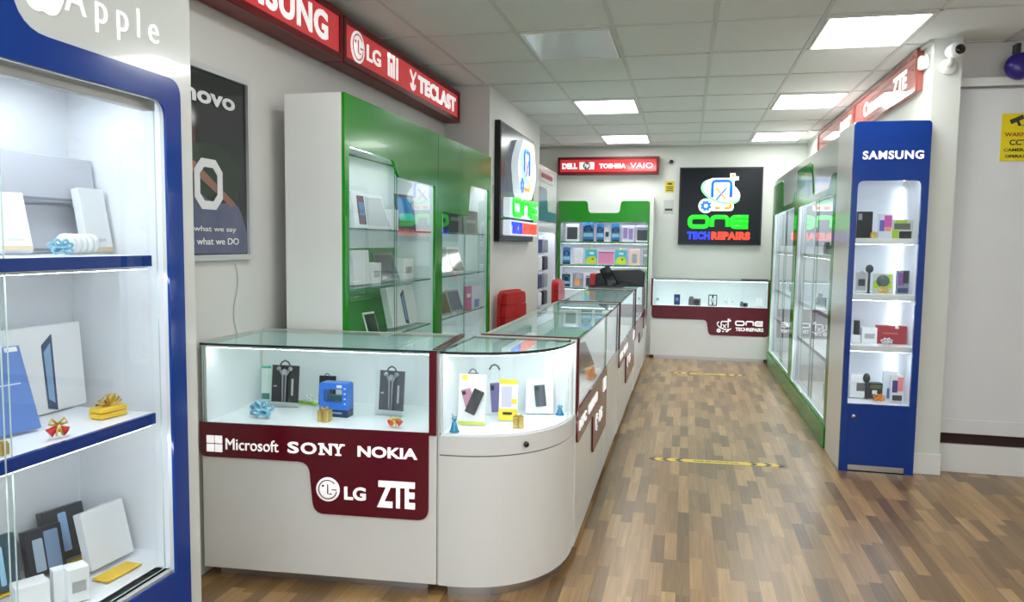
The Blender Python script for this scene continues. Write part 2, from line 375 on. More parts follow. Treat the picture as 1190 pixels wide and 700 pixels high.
# ------------------------------------------------------------------ red light boxes
def light_box(label, loc, rz, w, h, fill, frame=REDFR, d=.12, face=None):
    t = thing('light_box', label, 'sign', loc, rz)
    b = .034
    bx('case', frame, t, 0, w, 0, d, 0, h)
    panel('frame', frame, t, [(0, 0), (w, 0), (w, h), (0, h)], [[(b, b), (w-b, b), (w-b, h-b), (b, h-b)]], 0, .014)
    bx('face', face or REDLIT, t, b, w-b, -.004, 0, b, h-b)
    fill(t, w, h, -.004); return t
def disc_logo(t, x, z, r, y, m, cut, letters=True):
    MB().lathe([(r, y-.004), (r, y)], (x, 0, z), 32, 'y').build('round_logo', m, t)
    if letters:
        b = MB(); b.tube(arc(x, z, r*.78, 40, 350, 20, y-.005), r*.05, 6, flat=.5)
        b.tube([(x, y-.005, z+r*.45), (x, y-.005, z-r*.35), (x+r*.35, y-.005, z-r*.35)], r*.06, 6, flat=.5); b.tube([(x+r*.35, y-.005, z), (x+r*.78, y-.005, z)], r*.05, 6, flat=.5)
        b.lathe([(r*.1, y-.006), (r*.1, y-.004)], (x-r*.4, 0, z+r*.3), 10, 'y'); b.build('logo_lines', cut, t)
RC = mat('red_cut', (.5, .03, .03), .4, emit=(.6, .04, .04), estr=.3)
def f_left1(t, w, h, y): text('lettering', 'SAMSUNG', WGLOW, t, w-1.23, w-.17, .062, h-.058, y, .004, .03, 1.08)
light_box('red backlit sign nearest the camera on the left wall, one bold white word', (-1.92, 2.45, 2.50), 90, 1.52, .27, f_left1)
def mi_logo(t, x, z, s, y):
    b = MB(); q = s*.18
    b.box(x, x+q, y-.004, y, z, z+s); b.box(x, x+s*.78, y-.004, y, z+s-q, z+s); b.box(x+s*.78-q, x+s*.78, y-.004, y, z, z+s); b.box(x+s*.30, x+s*.30+q, y-.004, y, z, z+s*.62)
    b.box(x+s*1.0, x+s*1.0+q, y-.004, y, z, z+s); b.build('square_letters', WGLOW, t)
def f_left2(t, w, h, y):
    disc_logo(t, .20, h*.5, .092, y, WGLOW, RC)
    text('lettering', 'LG', WGLOW, t, .33, .54, .085, .18, y, .004, .02)
    mi_logo(t, .66, .065, .145, y)
    text('lettering', 'TECLAST', WGLOW, t, 1.22, 2.12, .07, .19, y, .004, .045)
    b = MB(); b.tube([(1.06, y-.003, .19), (1.115, y-.003, .13), (1.17, y-.003, .19)], .012, 6, flat=.4); b.tube([(1.115, y-.003, .13), (1.115, y-.003, .08)], .012, 6, flat=.4)
    b.tube(arc(1.115, .11, .045, 190, 350, 12, y-.003), .010, 6, flat=.4); b.build('branch_logo', WGLOW, t)
light_box('long red backlit sign on the left wall above the green cabinets', (-1.92, 3.98, 2.50), 90, 2.22, .255, f_left2)
def f_dell(t, w, h, y):
    text('lettering', 'DELL', WGLOW, t, .06, .27, .075, .155, y, .004, .06)
    bx('plate', WGLOW, t, .30, .50, y-.003, y, .07, .165)
    MB().lathe([(.052, y-.007), (.052, y-.004)], (.40, 0, h/2), 24, 'y').build('grey_disc', mat('grey_print', (.22, .14, .14), .4), t)
    text('round_letters', 'hp', WGLOW, t, .37, .43, .08, .155, y-.007, .002, .01, 1, .2)
    text('lettering', 'TOSHIBA', WGLOW, t, .57, .93, .08, .145, y, .004, .045)
    text('lettering', 'VAIO', WGLOW, t, .99, 1.29, .08, .15, y, .004, -.005)
light_box('red backlit sign on the back wall above the green wall cabinet', (-1.755, 10.32, 2.43), 0, 1.37, .235, f_dell, REDFR, .125)
PINKF = mat('pale_red_frame', (.35, .08, .06), .25, coat=.4)
def f_r1(t, w, h, y):
    text('lettering', 'Canon', WGLOW, t, w-1.55, w-.95, .07, .19, y, .004, .03)
    text('lettering', 'ZTE', WGLOW, t, w-.62, w-.26, .07, .20, y, .004, .04)
def f_r2(t, w, h, y):
    text('lettering', 'acer', WGLOW, t, w-.62, w-.12, .07, .19, y, .004, .03)

light_box('red sign nearer the camera high on the right wall', (1.468, 7.50, 2.535), -90, 1.95, .275, f_r1, PINKF, .03, REDSHEEN)
light_box('red sign farther along high on the right wall', (1.468, 9.42, 2.535), -90, 1.91, .275, f_r2, PINKF, .03, REDSHEEN)

# ------------------------------------------------------------------ cabinet interiors
def shelf(t, name, x0, x1, y0, y1, z, th=.008, m=None): return pane(name, t, x0, x1, y0, y1, z-th, z, GEDGE, GLASSG) if m is None else bx(name, m, t, x0, x1, y0, y1, z-th, z, .001)
def shell(t, w, d, h, m, inner, z0=.0, zt=None, back=None):
    """open fronted carcass: sides, top, back and a lining"""
    th = .018; zt = zt or h
    MB().box(0, th, 0.004, d, 0, h).box(w-th, w, 0.004, d, 0, h).box(th, w-th, 0.004, d, h-th, h).box(th, w-th, d-th, d, z0, h-th).build('carcass', m, t)
    L = .004
    for q in (th, w-th-L): MB().box(q, q+L, .006, d-th-L, z0, zt).build('side_lining', inner, t)
    MB().box(th, w-th, d-th-L, d-th, z0, zt).build('back_lining', back or inner, t)
    MB().box(th, w-th, .006, d-th-L, zt, zt+.012).build('canopy_lining', inner, t)
    MB().box(th, w-th, .006, d-th-L, z0-.015, z0).build('base_deck', inner, t)
def led(t, x0, x1, y, z, wd=.022, m=None):
    o = MB().box(x0, x1, y, y+wd, z-.0065, z-.0058).build('led_strip', m or LEDM, t)
    bx('housing', METAL, o, x0, x1, y-.001, y+wd+.001, z-.0058, z-.0008)  # housing added to block the strip's upward glow and hide its edge

# tall blue cabinet at the left edge of the picture
t = thing('display_cabinet', 'tall blue fronted display cabinet with white letters, at the left edge of the photo', 'display cabinet', (-1.50, .75, 0), 90)
w, d, h = 1.295, .44, 2.30
shell(t, w, d, h, GREYW, INNER, .494, 1.955)
panel('front_panel', GREYW, t, [(0, 0), (w, 0), (w, h), (0, h)], [rpoly([(.10, .47), (1.175, .47), (1.175, 1.895, .05), (.10, 1.895, .05)])], .004, .018)
panel('blue_panel', BLUE, t, rpoly([(.045, .03, .01), (1.235, .03, .01), (1.235, 1.962, .05), (.68, 1.968, .08), (.63, 2.26, .04), (.045, 2.26, .02)]),
      [rpoly([(.10, .486), (1.168, .486), (1.168, 1.892, .05), (.10, 1.892, .05)])], -.014, .008)
struct_m = mat('alu_track', (.42, .43, .40), .35, .5)
MB().box(.10, 1.165, .012, .05, 1.865, 1.895).build('door_track', struct_m, t)
MB().box(.10, 1.168, -.010, .05, .468, .494).build('bottom_track', mat('alu_light', (.62, .62, .6), .3, .4), t)
led(t, .10, 1.15, .20, 1.945, .035); led(t, .10, 1.15, .04, 1.413, .014); led(t, .10, 1.15, .04, .945, .014)
for zz in (1.447, .979):
    s_ = shelf(t, 'shelf', .025, 1.155, .035, .40, zz, .030, INNER); bx('shelf_edge', BLUE, s_, .025, 1.150, .022, .035, zz-.032, zz, .001)
pane('sliding_door', t, .10, .67, .030, .035, .495, 1.865, GEDGEP); pane('sliding_door', t, .64, 1.168, .016, .021, .495, 1.865, GEDGEP)
text('lettering', 'Apple', WGLOW, t, .822, 1.152, 2.022, 2.125, -.014, .004, -.008, 1.5)
ap = [(0, -.085), (.02, -.095), (.05, -.085), (.078, -.035), (.06, -.01), (.055, .025), (.078, .05), (.05, .075), (.02, .07), (0, .062), (-.02, .07), (-.05, .075), (-.078, .045), (-.085, 0), (-.072, -.05), (-.045, -.088), (-.02, -.095)]
panel('fruit_logo', WGLOW, t, rpoly([(.757+x*.8, 2.100+z*.85, .02) for x, z in ap], 3), (), -.014, .004)
panel('logo_leaf', WGLOW, t, rpoly([(.757, 2.17, .004), (.79, 2.215, .01), (.787, 2.185, .02)], 4), (), -.014, .004)

# poster on the left wall
t = thing('framed_poster', 'dark advertising poster in a silver frame on the left wall', 'poster', (XL, 2.55, 1.40), 90)
w, h = .70, .845
panel('frame', mat('silver_frame', (.60, .62, .62), .3, .3), t, [(0, 0), (w, 0), (w, h), (0, h)], [[(.025, .025), (w-.025, .025), (w-.025, h-.025), (.025, h-.025)]], 0, .022)
bx('print', mat('poster_dark', (.018, .020, .022), .10, spec=.5), t, .02, w-.02, -.008, 0, .02, h-.02)
JE = mat('poster_denim', (.11, .12, .20), .14, spec=.4, noise=.4)
panel('denim_picture', JE, t, rpoly([(.22, .03, 0), (.67, .03, 0), (.67, .13, .03), (.60, .27, .07), (.42, .25, .05), (.30, .30, .06), (.22, .24, .02)]), (), -.008, .0015)
panel('shirt_picture', mat('poster_green', (.025, .045, .03), .14, spec=.4), t, rpoly([(.22, .28, .02), (.60, .27, .02), (.64, .42, .04), (.48, .52, .06), (.22, .50, .03)]), (), -.008, .001)
panel('arm_picture', mat('poster_skin', (.25, .10, .06), .2, coat=.8), t, rpoly([(.24, .40), (.28, .43), (.58, .26, .01), (.55, .24, .01)]), (), -.008, .002)
text('lettering', 'lenovo', mat('poster_white', (.75, .76, .78), .4), t, .10, .585, .68, .755, -.010, .002, .03)
PWm = MATS['poster_white']
for cx_ in (.15, .38):
    o_ = rpoly([(cx_-.10, .225, .05), (cx_+.10, .225, .05), (cx_+.10, .445, .05), (cx_-.10, .445, .05)], 1); i_ = rpoly([(cx_-.062, .262, .03), (cx_+.062, .262, .03), (cx_+.062, .408, .03), (cx_-.062, .408, .03)], 1)
    panel('big_letter', PWm, t, o_, [i_], -.010, .002)
text('caption', 'DO what we say', PWm, t, .16, .58, .122, .152, -.010, .002, .01)
text('caption', 'Shows what we DO', PWm, t, .12, .60, .07, .10, -.010, .002, .01)
c = MB().tube([(XL+.004, 3.13+.02*math.sin(k*.7), 1.38-k*.035) for k in range(20)], .0035, 6).build('wall_cable', CABLE); tag(c, 'thin pale cable hanging down the left wall below the poster', 'cable')

# ------------------------------------------------------------------ green cabinets on the left wall
def left_green(label, y0, w, step):
    t = thing('display_cabinet', label, 'display cabinet', (-1.65, y0, 0), 90); d, h = .31, 2.215
    bg = mat('green_back_lining', (.03, .26, .03), .35)
    shell(t, w, d, h, WHITE, INNER, .62, 2.0, bg)
    if step == 'near': op = rpoly([(.05, .64), (w-.05, .64), (w-.05, 1.862, .02), (.70, 1.866, .04), (.64, 1.955, .04), (.05, 1.965, .04)])
    else: op = rpoly([(.09, .64), (w-.06, .64), (w-.06, 1.93, .03), (.78, 1.93, .04), (.72, 1.69, .03), (.09, 1.70, .03)])
    panel('front_panel', GREEN, t, [(0, .0), (w, .0), (w, h), (0, h)], [op], .004, .016)
    zt = 1.53
    bx('white_lining', INNER, t, .022, w-.022, d-.030, d-.023, 1.45, 1.99)
    bx('white_lining', INNER, t, .022, w*.30, d-.030, d-.023, .62, 1.45)
    if step != 'near': bx('white_lining', INNER, t, w*.30, w-.022, d-.030, d-.023, .62, 1.45)
    for zz in (1.56, 1.245, .94): shelf(t, 'shelf', .024, w-.024, .03, d-.03, zz)
    led(t, .06, w-.06, .05, 1.985); led(t, .06, w-.06, .022, .66)
    pane('sliding_door', t, .03, w*.53, .016, .020, .64, 1.99); pane('sliding_door', t, w*.49, w-.03, .008, .012, .64, 1.99)
mat('led_soft', (.9, .95, 1), .4, emit=(.86, .93, 1), estr=LED*.45)
left_green('green fronted glass cabinet on the left wall, nearer of two', 3.42, 1.42, 'near')
left_green('green fronted glass cabinet on the left wall, farther one beside the pier', 4.845, 1.395, 'far')

# ------------------------------------------------------------------ green cabinets on the right wall
def right_green(label, y1, w):
    t = thing('display_cabinet', label, 'display cabinet', (1.06, y1, 0), -90); d, h = .425, 2.29
    shell(t, w, d, h, GREYW, INNER, .16, 1.96)
    op = [(.09, .175), (w-.10, .175), (w-.10, 1.885), (.09, 1.87)]
    panel('front_panel', GREYW, t, [(0, 0), (w, 0), (w, h), (0, h)], [op], .004, .012)
    panel('green_panel', GREEN, t, rpoly([(.0, .0), (w-.01, .0), (w-.01, 2.03, .05), (w-.22, 2.03, .06), (w-.30, 1.93, .03), (.98, 1.93, .05), (.86, 2.225, .05), (.0, 2.225, .04)]),
          [[(.095, .18), (w-.105, .18), (w-.105, 1.88), (.095, 1.865)]], -.008, .010)
    bx('plinth', GREEN, t, .0, w-.01, -.03, -.018, 0, .155, .002)
    for zz, th in ((1.42, .02), (.95, .02), (.60, .02)): s_ = shelf(t, 'shelf', .024, w-.024, .05, .385, zz, th, INNER); pane('shelf_edge', s_, .03, w-.03, .042, .049, zz-th-.004, zz+.004)
    led(t, .10, w-.12, .08, 1.94, .03); led(t, .10, w-.12, .06, 1.396, .014); led(t, .10, w-.12, .06, .926, .014); led(t, .10, w-.12, .06, .576, .014)
    pane('sliding_door', t, .095, w*.52, .028, .033, .18, 1.88); pane('sliding_door', t, w*.48, w-.10, .016, .021, .18, 1.88)
    MB().box(w*.48, w*.48+.012, .010, .016, .18, 1.88).build('door_edge', mat('alu_door_edge', (.55, .6, .58), .3, .5), t)
right_green('tall green framed glass cabinet on the right, nearer one behind the blue tower', 7.85, 2.03)
right_green('tall green framed glass cabinet on the right, farther one by the back counter', 9.885, 2.03)

# slim blue tower
t = thing('display_tower', 'slim blue display tower with white lettering in front of the right wall', 'display cabinet', (1.04, 5.30, 0), 0)
w, d, h = .455, .505, 2.30
shell(t, w, d, h, WHITE, INNER, .45, 1.96)
panel('front_panel', BLUE, t, rpoly([(0, 0), (w, 0), (w, h, .03), (0, h, .03)]), [rpoly([(.035, .455), (.415, .455), (.415, 1.922, .04), (.035, 1.922, .04)]), [(.055, -.01), (.40, -.01), (.40, .045), (.055, .045)]], .004, .022)
MB().box(.055, .40, .0, .01, .004, .045).build('kick_plate', METAL, t)
dr = bx('lower_door', BLUE, t, .045, .395, -.022, -.018, .06, .43, .001)
MB().lathe([(.013, -.034), (.013, -.022)], (.075, 0, .375), 16, 'y').build('lock', CHROME, dr)
pane('glass_door', t, .04, .41, -.008, -.003, .458, 1.918); bx('door_hinge', METAL, t, .30, .34, -.016, -.008, 1.885, 1.91, .002)
for zz in (1.552, 1.182, .842): shelf(t, 'shelf', .022, w-.022, .02, .47, zz, .032, INNER)
for zz in (1.955, 1.518, 1.148, .808): led(t, .05, .40, .04, zz, .016)
MB().box(w-.030, w-.022, .455, .465, .46, 1.9).build('led_strip', MATS['led_soft'], t)
text('lettering', 'SAMSUNG', WGLOW, t, .055, .415, 2.058, 2.112, -.018, .004, .03, 1.12)

# green wall cabinet on the back wall
t = thing('wall_cabinet', 'white and green shelving cabinet on the back wall with packs in rows', 'display cabinet', (-1.70, 10.14, 0), 0)
w, d, h = 1.268, .30, 2.115
shell(t, w, d, h, WHITE, INNER, .60, 1.80)
panel('front_panel', WHITE, t, rpoly([(0, 0), (w, 0), (w, h, .01), (0, h, .01)]), [rpoly([(.03, .6), (1.205, .6), (1.205, 1.785, .05), (.03, 1.785, .05)])], .004, .012)
panel('green_panel', GREEN, t, rpoly([(.0, .55), (1.22, .55, .02), (1.22, 2.06, .04), (.84, 2.06, .04), (.82, 1.90, .04), (.41, 1.90, .04), (.39, 2.06, .04), (0, 2.06)]),
      [rpoly([(.03, .59), (1.20, .59), (1.20, 1.78, .05), (.03, 1.78, .05)])], -.008, .008)
for zz in (1.512, 1.199, .884):
    s_ = shelf(t, 'shelf', .024, w-.03, .01, .27, zz, .012, INNER); bx('shelf_edge', mat('green_edge', (.02, .25, .06), .2), s_, .03, 1.20, .002, .010, zz-.02, zz+.001)
for zz in (1.795, 1.495, 1.182, .868): led(t, .05, 1.20, .03, zz, .018, mat('led_mild', (.9, .95, 1), .4, emit=(.88, .94, 1), estr=LED*.6))

# tower cabinet behind the pier
t = thing('accessory_cabinet', 'pale cabinet with blue header and hanging accessories behind the left pier', 'display cabinet', (-1.72, 8.54, 0), 90)
w, d, h = 1.46, .30, 2.42
shell(t, w, d, h, GREYW, INNER, .35, 1.72)
panel('front_panel', GREYW, t, [(0, 0), (w, 0), (w, h), (0, h)], [rpoly([(.04, .35), (w-.06, .35), (w-.06, 1.62, .04), (.04, 1.62, .04)])], .004, .010)
panel('blue_header', BLUE2, t, rpoly([(.03, 1.76, .02), (1.40, 1.76), (1.40, 1.88), (.80, 1.88, .03), (.72, 2.16, .06), (.03, 2.16, .04)]), (), -.006, .006)
panel('name_plate', mat('plate_grey', (.5, .5, .5), .4), t, [(.22, 2.23), (1.20, 2.23), (1.20, 2.37), (.22, 2.37)], (), -.006, .006)
bx('plate_stripe', mat('dim_red', (.30, .06, .08), .4), t, .35, 1.08, -.016, -.012, 2.28, 2.33)
led(t, .06, w-.08, .05, 1.71); shelf(t, 'shelf', .024, w-.024, .03, .27, .60)

# ------------------------------------------------------------------ glass counters
def counter(label, loc, rz, w, d, mar=None, left_bar=False, right_bar=False, glass_z=.70, band=True):
    t = thing('display_counter', label, 'glass counter', loc, rz); H_ = 1.045
    bx('base', WHITE, t, .0, w, .0, d, .045, .69, .003)
    MB().box(.05, w-.05, .05, d-.03, 0, .045).build('plinth', METAL, t)
    bx('deck', INNER, t, .018, w-.018, .008, d-.018, .69, .694)
    MB().box(0, .018, .010, d, .69, H_-.012).box(w-.018, w, .010, d, .69, H_-.012).box(.018, w-.018, d-.018, d, .69, H_-.012).build('upper_sides', GREYW, t)
    for q in ((.018, .021, .012, d-.018), (w-.021, w-.018, .012, d-.018), (.021, w-.021, d-.021, d-.018)): MB().box(*q, .694, H_-.014).build('inner_lining', INNER, t)
    pane('front_glass', t, .012, w-.012, .000, .006, .692, H_-.014)
    pane('top_glass', t, 0, w, -.006, d, H_-.008, H_+.002, GEDGED, GLASSG)
    MB().box(0, .016, .0, d, H_-.012, H_+.004).box(w-.016, w, .0, d, H_-.012, H_+.004).box(.016, w-.016, d-.02, d, H_-.012, H_+.004).build('top_rim', mat('pale_rim', (.52, .52, .48), .3, .2), t)
    led(t, .03, w-.03, .016, H_-.013, .012)
    if mar:
        panel('maroon_panel', MAROON, t, rpoly(mar), (), 0, .010)
        if right_bar: MB().box(w-.032, w-.002, -.010, 0, .69, H_-.002).build('maroon_post', MAROON, t); MB().box(w-.020, w, 0, d, H_+.004, H_+.008).build('maroon_cap', MAROON, t)
        if left_bar:
            MB().box(.001, .026, -.010, 0, .69, H_+.004).build('maroon_post', MAROON, t)
            MB().box(.001, .016, -.008, d, H_-.016, H_+.010).build('maroon_cap', MAROON, t)
    return t
t = counter('white glass topped counter with maroon panel of brand logos, nearest at left', (-2.040, 2.833, 0), 4.7, 1.055, .545,
    [(-.004, .70), (1.022, .70), (1.022, .325, .05), (.515, .325, .05), (.495, .548, .05), (-.004, .548, .03)], right_bar=True)
q = MB()
for i in (0, 1):
    for j in (0, 1): q.box(.030+i*.038, .030+i*.038+.033, -.014, -.010, .572+j*.038, .572+j*.038+.033)
q.build('window_logo', WGLOW, t)
text('lettering', 'Microsoft', WGLOW, t, .118, .36, .584, .634, -.010, .004, .0)
for ch, x0_, x1_ in (('S', .402, .452), ('O', .462, .532), ('N', .548, .600), ('Y', .606, .652)): text('lettering', ch, WGLOW, t, x0_, x1_, .584, .634, -.010, .004, .025)
for x0_, x1_, z0_ in ((.540, .566, .627), (.586, .608, .627), (.542, .568, .584), (.604, .628, .627), (.636, .658, .627), (.616, .642, .584)): MB().box(x0_, x1_, -.014, -.010, z0_, z0_+.007).build('serif', WGLOW, t)
text('lettering', 'NOKIA', WGLOW, t, .715, .975, .585, .632, -.010, .004, .03)
disc_logo(t, .582, .435, .052, -.010, WGLOW, MAROON)
text('lettering', 'LG', WGLOW, t, .655, .75, .395, .452, -.010, .004, .03)
text('lettering', 'ZTE', WGLOW, t, .80, .965, .372, .487, -.010, .004, .045)

def small_logos(t, x0, x1, z0, z1, xs):
    text('lettering', 'HTC', WGLOW, t, x0+.05, x0+.30, .60, .65, -.010, .004, .03); text('lettering', 'HUAWEI', WGLOW, t, x0+.40, x0+.78, .60, .65, -.010, .004, .03)
    text('lettering', 'LG', WGLOW, t, xs+.30, xs+.44, .44, .51, -.010, .004, .03); disc_logo(t, xs+.17, .47, .05, -.010, WGLOW, MAROON)
    MB().box(x1-.22, x1-.08, -.014, -.010, .58, .66).build('logo_plate', WGLOW, t)
ta = counter('white glass counter with stepped maroon panel just behind the curved counter', (-.482, 3.462, 0), 90, 1.335, .47,
    [(0, .71), (1.333, .71), (1.333, .325, .03), (.64, .325, .03), (.62, .548, .03), (0, .548, .03)], left_bar=True)
small_logos(ta, 0, 1.333, 0, 0, .62)
counter('plain white glass counter without maroon panel between two maroon panelled ones', (-.482, 4.80, 0), 90, .86, .47)
tc = counter('white glass counter with stepped maroon panel, in the middle of the aisle row', (-.476, 5.664, 0), 90, 1.735, .47,
    [(0, .70), (1.733, .70), (1.733, .30, .03), (.72, .30, .03), (.70, .548, .03), (0, .548, .03)], left_bar=True)
small_logos(tc, 0, 1.733, 0, 0, .70)
td = counter('white glass counter carrying the black bag, toward the far end of the row', (-.470, 7.403, 0), 90, 1.45, .47,
    [(0, .70), (1.448, .70), (1.448, .42, .03), (.75, .42, .03), (.73, .548, .03), (0, .548, .03)], left_bar=True)
te = counter('farthest white glass counter of the aisle row with a maroon post', (-.464, 8.857, 0), 90, .74, .47,
    [(0, .70), (.738, .70), (.738, .50, .03), (0, .50, .03)], left_bar=True)
tb = counter('wide white glass counter with maroon panel and white logo before the back wall', (-.425, 9.90, 0), 0, 1.478, .40,
    [(.012, .70), (1.476, .70), (1.476, .335, .05), (.74, .335, .05), (.71, .528, .05), (.012, .528, .05)], right_bar=True)
MB().box(.0, .022, -.010, 0, .69, 1.04).build('maroon_post', MAROON, tb)
repair_logo(tb, .93, .455, .20, -.012, mono=WGLOW)
tube_strokes('white_word', one_word(1.07, 1.40, .475, .525), WGLOW, tb, .008, -.014)
text('lettering', 'TECHREPAIRS', WGLOW, tb, 1.07, 1.41, .40, .445, -.010, .004, .03)
bx('dark_tray', BLACK, tb, 1.12, 1.44, .02, .14, 1.050, 1.062, .003)

# curved counter at the corner
def arc2(cx_, cy_, rx, ry, a0, a1, n, e=1.0):
    return [(cx_+rx*math.copysign(abs(math.cos(R(a)))**e, math.cos(R(a))), cy_+ry*math.copysign(abs(math.sin(R(a)))**e, math.sin(R(a)))) for a in [a0+(a1-a0)*i/n for i in range(n+1)]]
t = thing('curved_counter', 'white counter with curved glass front at the corner of the aisle', 'glass counter', (0, 0, 0), 0)
CX, CY, RX, RY = -.978, 3.452, .490, .532
def fp(k=0.0, n=28): return [(CX+k, CY-k*0)]+[(x, y) for x, y in arc2(CX+k, CY, RX-2*k if k else RX, RY-k, -90, 0, n, .88)]
MB().prism(fp(), .045, .605, 'z', smooth=False).build('base', WHITE, t)
MB().prism(fp(.03), 0, .045).build('plinth', METAL, t)
MB().prism(fp(.004), .605, .611).build('seam', mat('seam_grey', (.18, .18, .17), .5), t)
drw = MB().prism(fp(), .611, .690).build('drawer_front', WHITE, t)
for k_ in (0, ):
    px_, py_ = arc2(CX, CY, RX, RY, -90, 0, 28, .88)[13]
    MB().lathe([(.012, -.008), (.012, .002)], (0, 0, 0), 16, 'y', M=Matrix.Rotation(R(28), 4, 'Z')).build('lock', DARKM, drw).location = (px_+.002, py_-.002, .648)
MB().prism(fp(.006), .690, .698).build('deck', INNER, t)
gl = MB(); o1 = arc2(CX, CY, RX-.002, RY-.002, -90, 0, 32, .88); o2 = arc2(CX, CY, RX-.007, RY-.007, -90, 0, 32, .88)
for a, b_ in zip(range(32), range(1, 33)):
    p = [o1[a], o1[b_], o2[b_], o2[a]]; vs = [(x, y, z) for z in (.699, 1.030) for x, y in p]
    gl.add(vs, [(0, 1, 5, 4), (2, 3, 7, 6)], 0, True)
gl.build('curved_glass', GLASS, t)
b = MB().prism(fp(), 1.035, 1.045); b.mi = [0, 0]+[1]*(len(b.mi)-2); b.build('top_glass', [GLASSG, GEDGED], t)
MB().box(CX, CX+.012, CY-RY+.012, CY, .698, 1.034).box(CX+.012, CX+RX-.008, CY-.012, CY, .698, 1.034).build('inner_lining', INNER, t)
MB().box(CX-.008, CX, CY-RY+.004, CY, .045, 1.034).build('side_panel', GREYW, t)
MB().box(CX+RX-.022, CX+RX+.004, CY-.014, CY+.004, .69, 1.046).build('corner_post', WHITE, t)
ls = MB(); i1 = arc2(CX, CY, RX-.012, RY-.012, -88, -2, 24, .88); i2 = arc2(CX, CY, RX-.030, RY-.030, -88, -2, 24, .88)
for a in range(24):
    p = [i1[a], i1[a+1], i2[a+1], i2[a]]; vs = [(x, y, z) for z in (1.0270, 1.0278) for x, y in p]
    ls.add(vs, [(0, 1, 2, 3), (4, 5, 6, 7), (0, 1, 5, 4), (2, 3, 7, 6)])
lo_ = ls.build('led_strip', LEDM, t)
hs = MB().add(ls.v, ls.f); hs.v = [(x, y, z+.0012 if z < 1.0275 else z+.0045) for x, y, z in hs.v]; hs.build('housing', METAL, lo_)  # added cover that stops the curved strip shining upward
MB().prism([(CX-.008, CY-.03), (CX+RX-.03, CY-.03), (CX+RX-.03, CY), (CX-.008, CY)], 1.046, 1.050).build('top_rim', MATS['pale_rim'], t)

# ------------------------------------------------------------------ goods
def art(p, m, x0, x1, z0, z1, y=-.0005, name='printed_picture', r=0): return panel(name, m, p, rpoly([(x0, z0, r), (x1, z0, r), (x1, z1, r), (x0, z1, r)], 3), (), y, .001)
def hook(p, z, s, m=None): MB().tube([(-s, 0, z), (-s*.6, 0, z+s*.7), (0, 0, z+s), (s*.6, 0, z+s*.7), (s, 0, z)], s*.16, 6).build('hanger', m or mat('hanger_grey', (.10, .10, .11), .3), p)
C_ = {'silver': (.55, .56, .62), 'white': (.8, .81, .84), 'black': (.02, .022, .025), 'pink': (.75, .28, .48), 'darkflat': (.06, .06, .07)}
BOWC = {'lightblue': (.22, .50, .68), 'white': (.85, .85, .85), 'orange': (.9, .30, .03), 'gold': (.80, .55, .14), 'silver': (.75, .76, .76)}
def g_carton(t, w, h, p):
    d = min(.06, max(.03, h*.2)); bx('box', col('box_'+p, C_[p], .4), t, -w/2, w/2, 0, d, 0, h, .002)
    if p == 'silver': bx('lid_line', col('line_grey', (.25, .26, .33)), t, -w/2+.002, w/2-.002, -.001, .001, .004, .012)
    if p == 'black': art(t, col('grey_print2', (.2, .2, .22)), -w*.3, w*.3, h*.45, h*.6)
    if p == 'pink': art(t, col('pink_dark', (.5, .12, .28)), -w*.5, w*.5, h*.9, h*1.0)
def g_slimbox(t, w, h, p):
    w = min(w, .10); bx('box', PAPER, t, -w/2, w/2, 0, .028, 0, h, .002)
    art(t, col('tan_print', (.70, .55, .36)), -w/2+.001, w/2-.001, .001, h*.07); art(t, col('pale_print', (.62, .66, .75)), -w*.25, w*.25, h*.16, h*.20)
def g_rolls(t, w, h, p):
    n = 5
    for i in range(n):
        x = -w/2+w*(i+.5)/n
        MB().lathe([(h*.42, x-w/n*.42), (h*.48, x-w/n*.3), (h*.48, x+w/n*.3), (h*.42, x+w/n*.42)], (0, h*.48, h*.48), 16, 'x').build('adapter', PAPER, t)
def g_bow(t, w, h, p):
    m = col('ribbon_'+p, BOWC[p], .3, metal=.3); b = MB(); r = w*.5
    for k, (a, s) in enumerate(((20, 1), (160, 1), (60, .85), (120, .85), (-15, .8), (195, .8))):
        A = R(a); c_ = Vector((math.cos(A), 0, math.sin(A))); dn = Vector((-math.sin(A), 0, math.cos(A)))
        pts = [Vector((0, -.004*k, h*.35))+c_*r*s*(1-math.cos(q))*.5+dn*math.sin(q)*r*.22 for q in [2*PI*i/14 for i in range(14)]]
        b.tube(pts, r*.11, 6, True, flat=1.6)
    b.build('loops', m, t); MB().ball((0, -.004, h*.36), r*.2).build('knot', m, t)
    MB().tube([(0, 0, h*.3), (-w*.25, -.004, h*.04)], r*.12, 6).tube([(0, 0, h*.3), (w*.25, -.004, h*.04)], r*.12, 6).build('tails', m, t)
def bell_mb(c, r, hh, M=None): return MB().lathe([(r*.15, hh), (r*.45, hh*.92), (r*.6, hh*.5), (r*.75, hh*.25), (r, 0), (r*.9, 0)], c, 16, M=M)
def g_bells(t, w, h, p):
    m = col('bell_'+p, (.65, .03, .04) if p == 'red' else (.85, .10, .04), .25, metal=.3)
    for s in (-1, 1): bell_mb((s*w*.30, 0, w*.20), w*.20, h*.62, Matrix.Rotation(R(-s*55), 4, 'Y') @ Matrix.Identity(4)).build('bell', m, t)
    b = MB(); 
    for s in (-1, 1): b.tube([(0, -.005, h*.65), (s*w*.22, -.008, h*.95), (s*w*.32, -.008, h*.7), (0, -.005, h*.62)], w*.05, 6)
    b.tube([(0, -.012, h*.65), (-w*.1, -.014, h*.15)], w*.045, 6).tube([(0, -.012, h*.65), (w*.12, -.014, h*.15)], w*.045, 6); b.build('ribbon', GOLD, t)
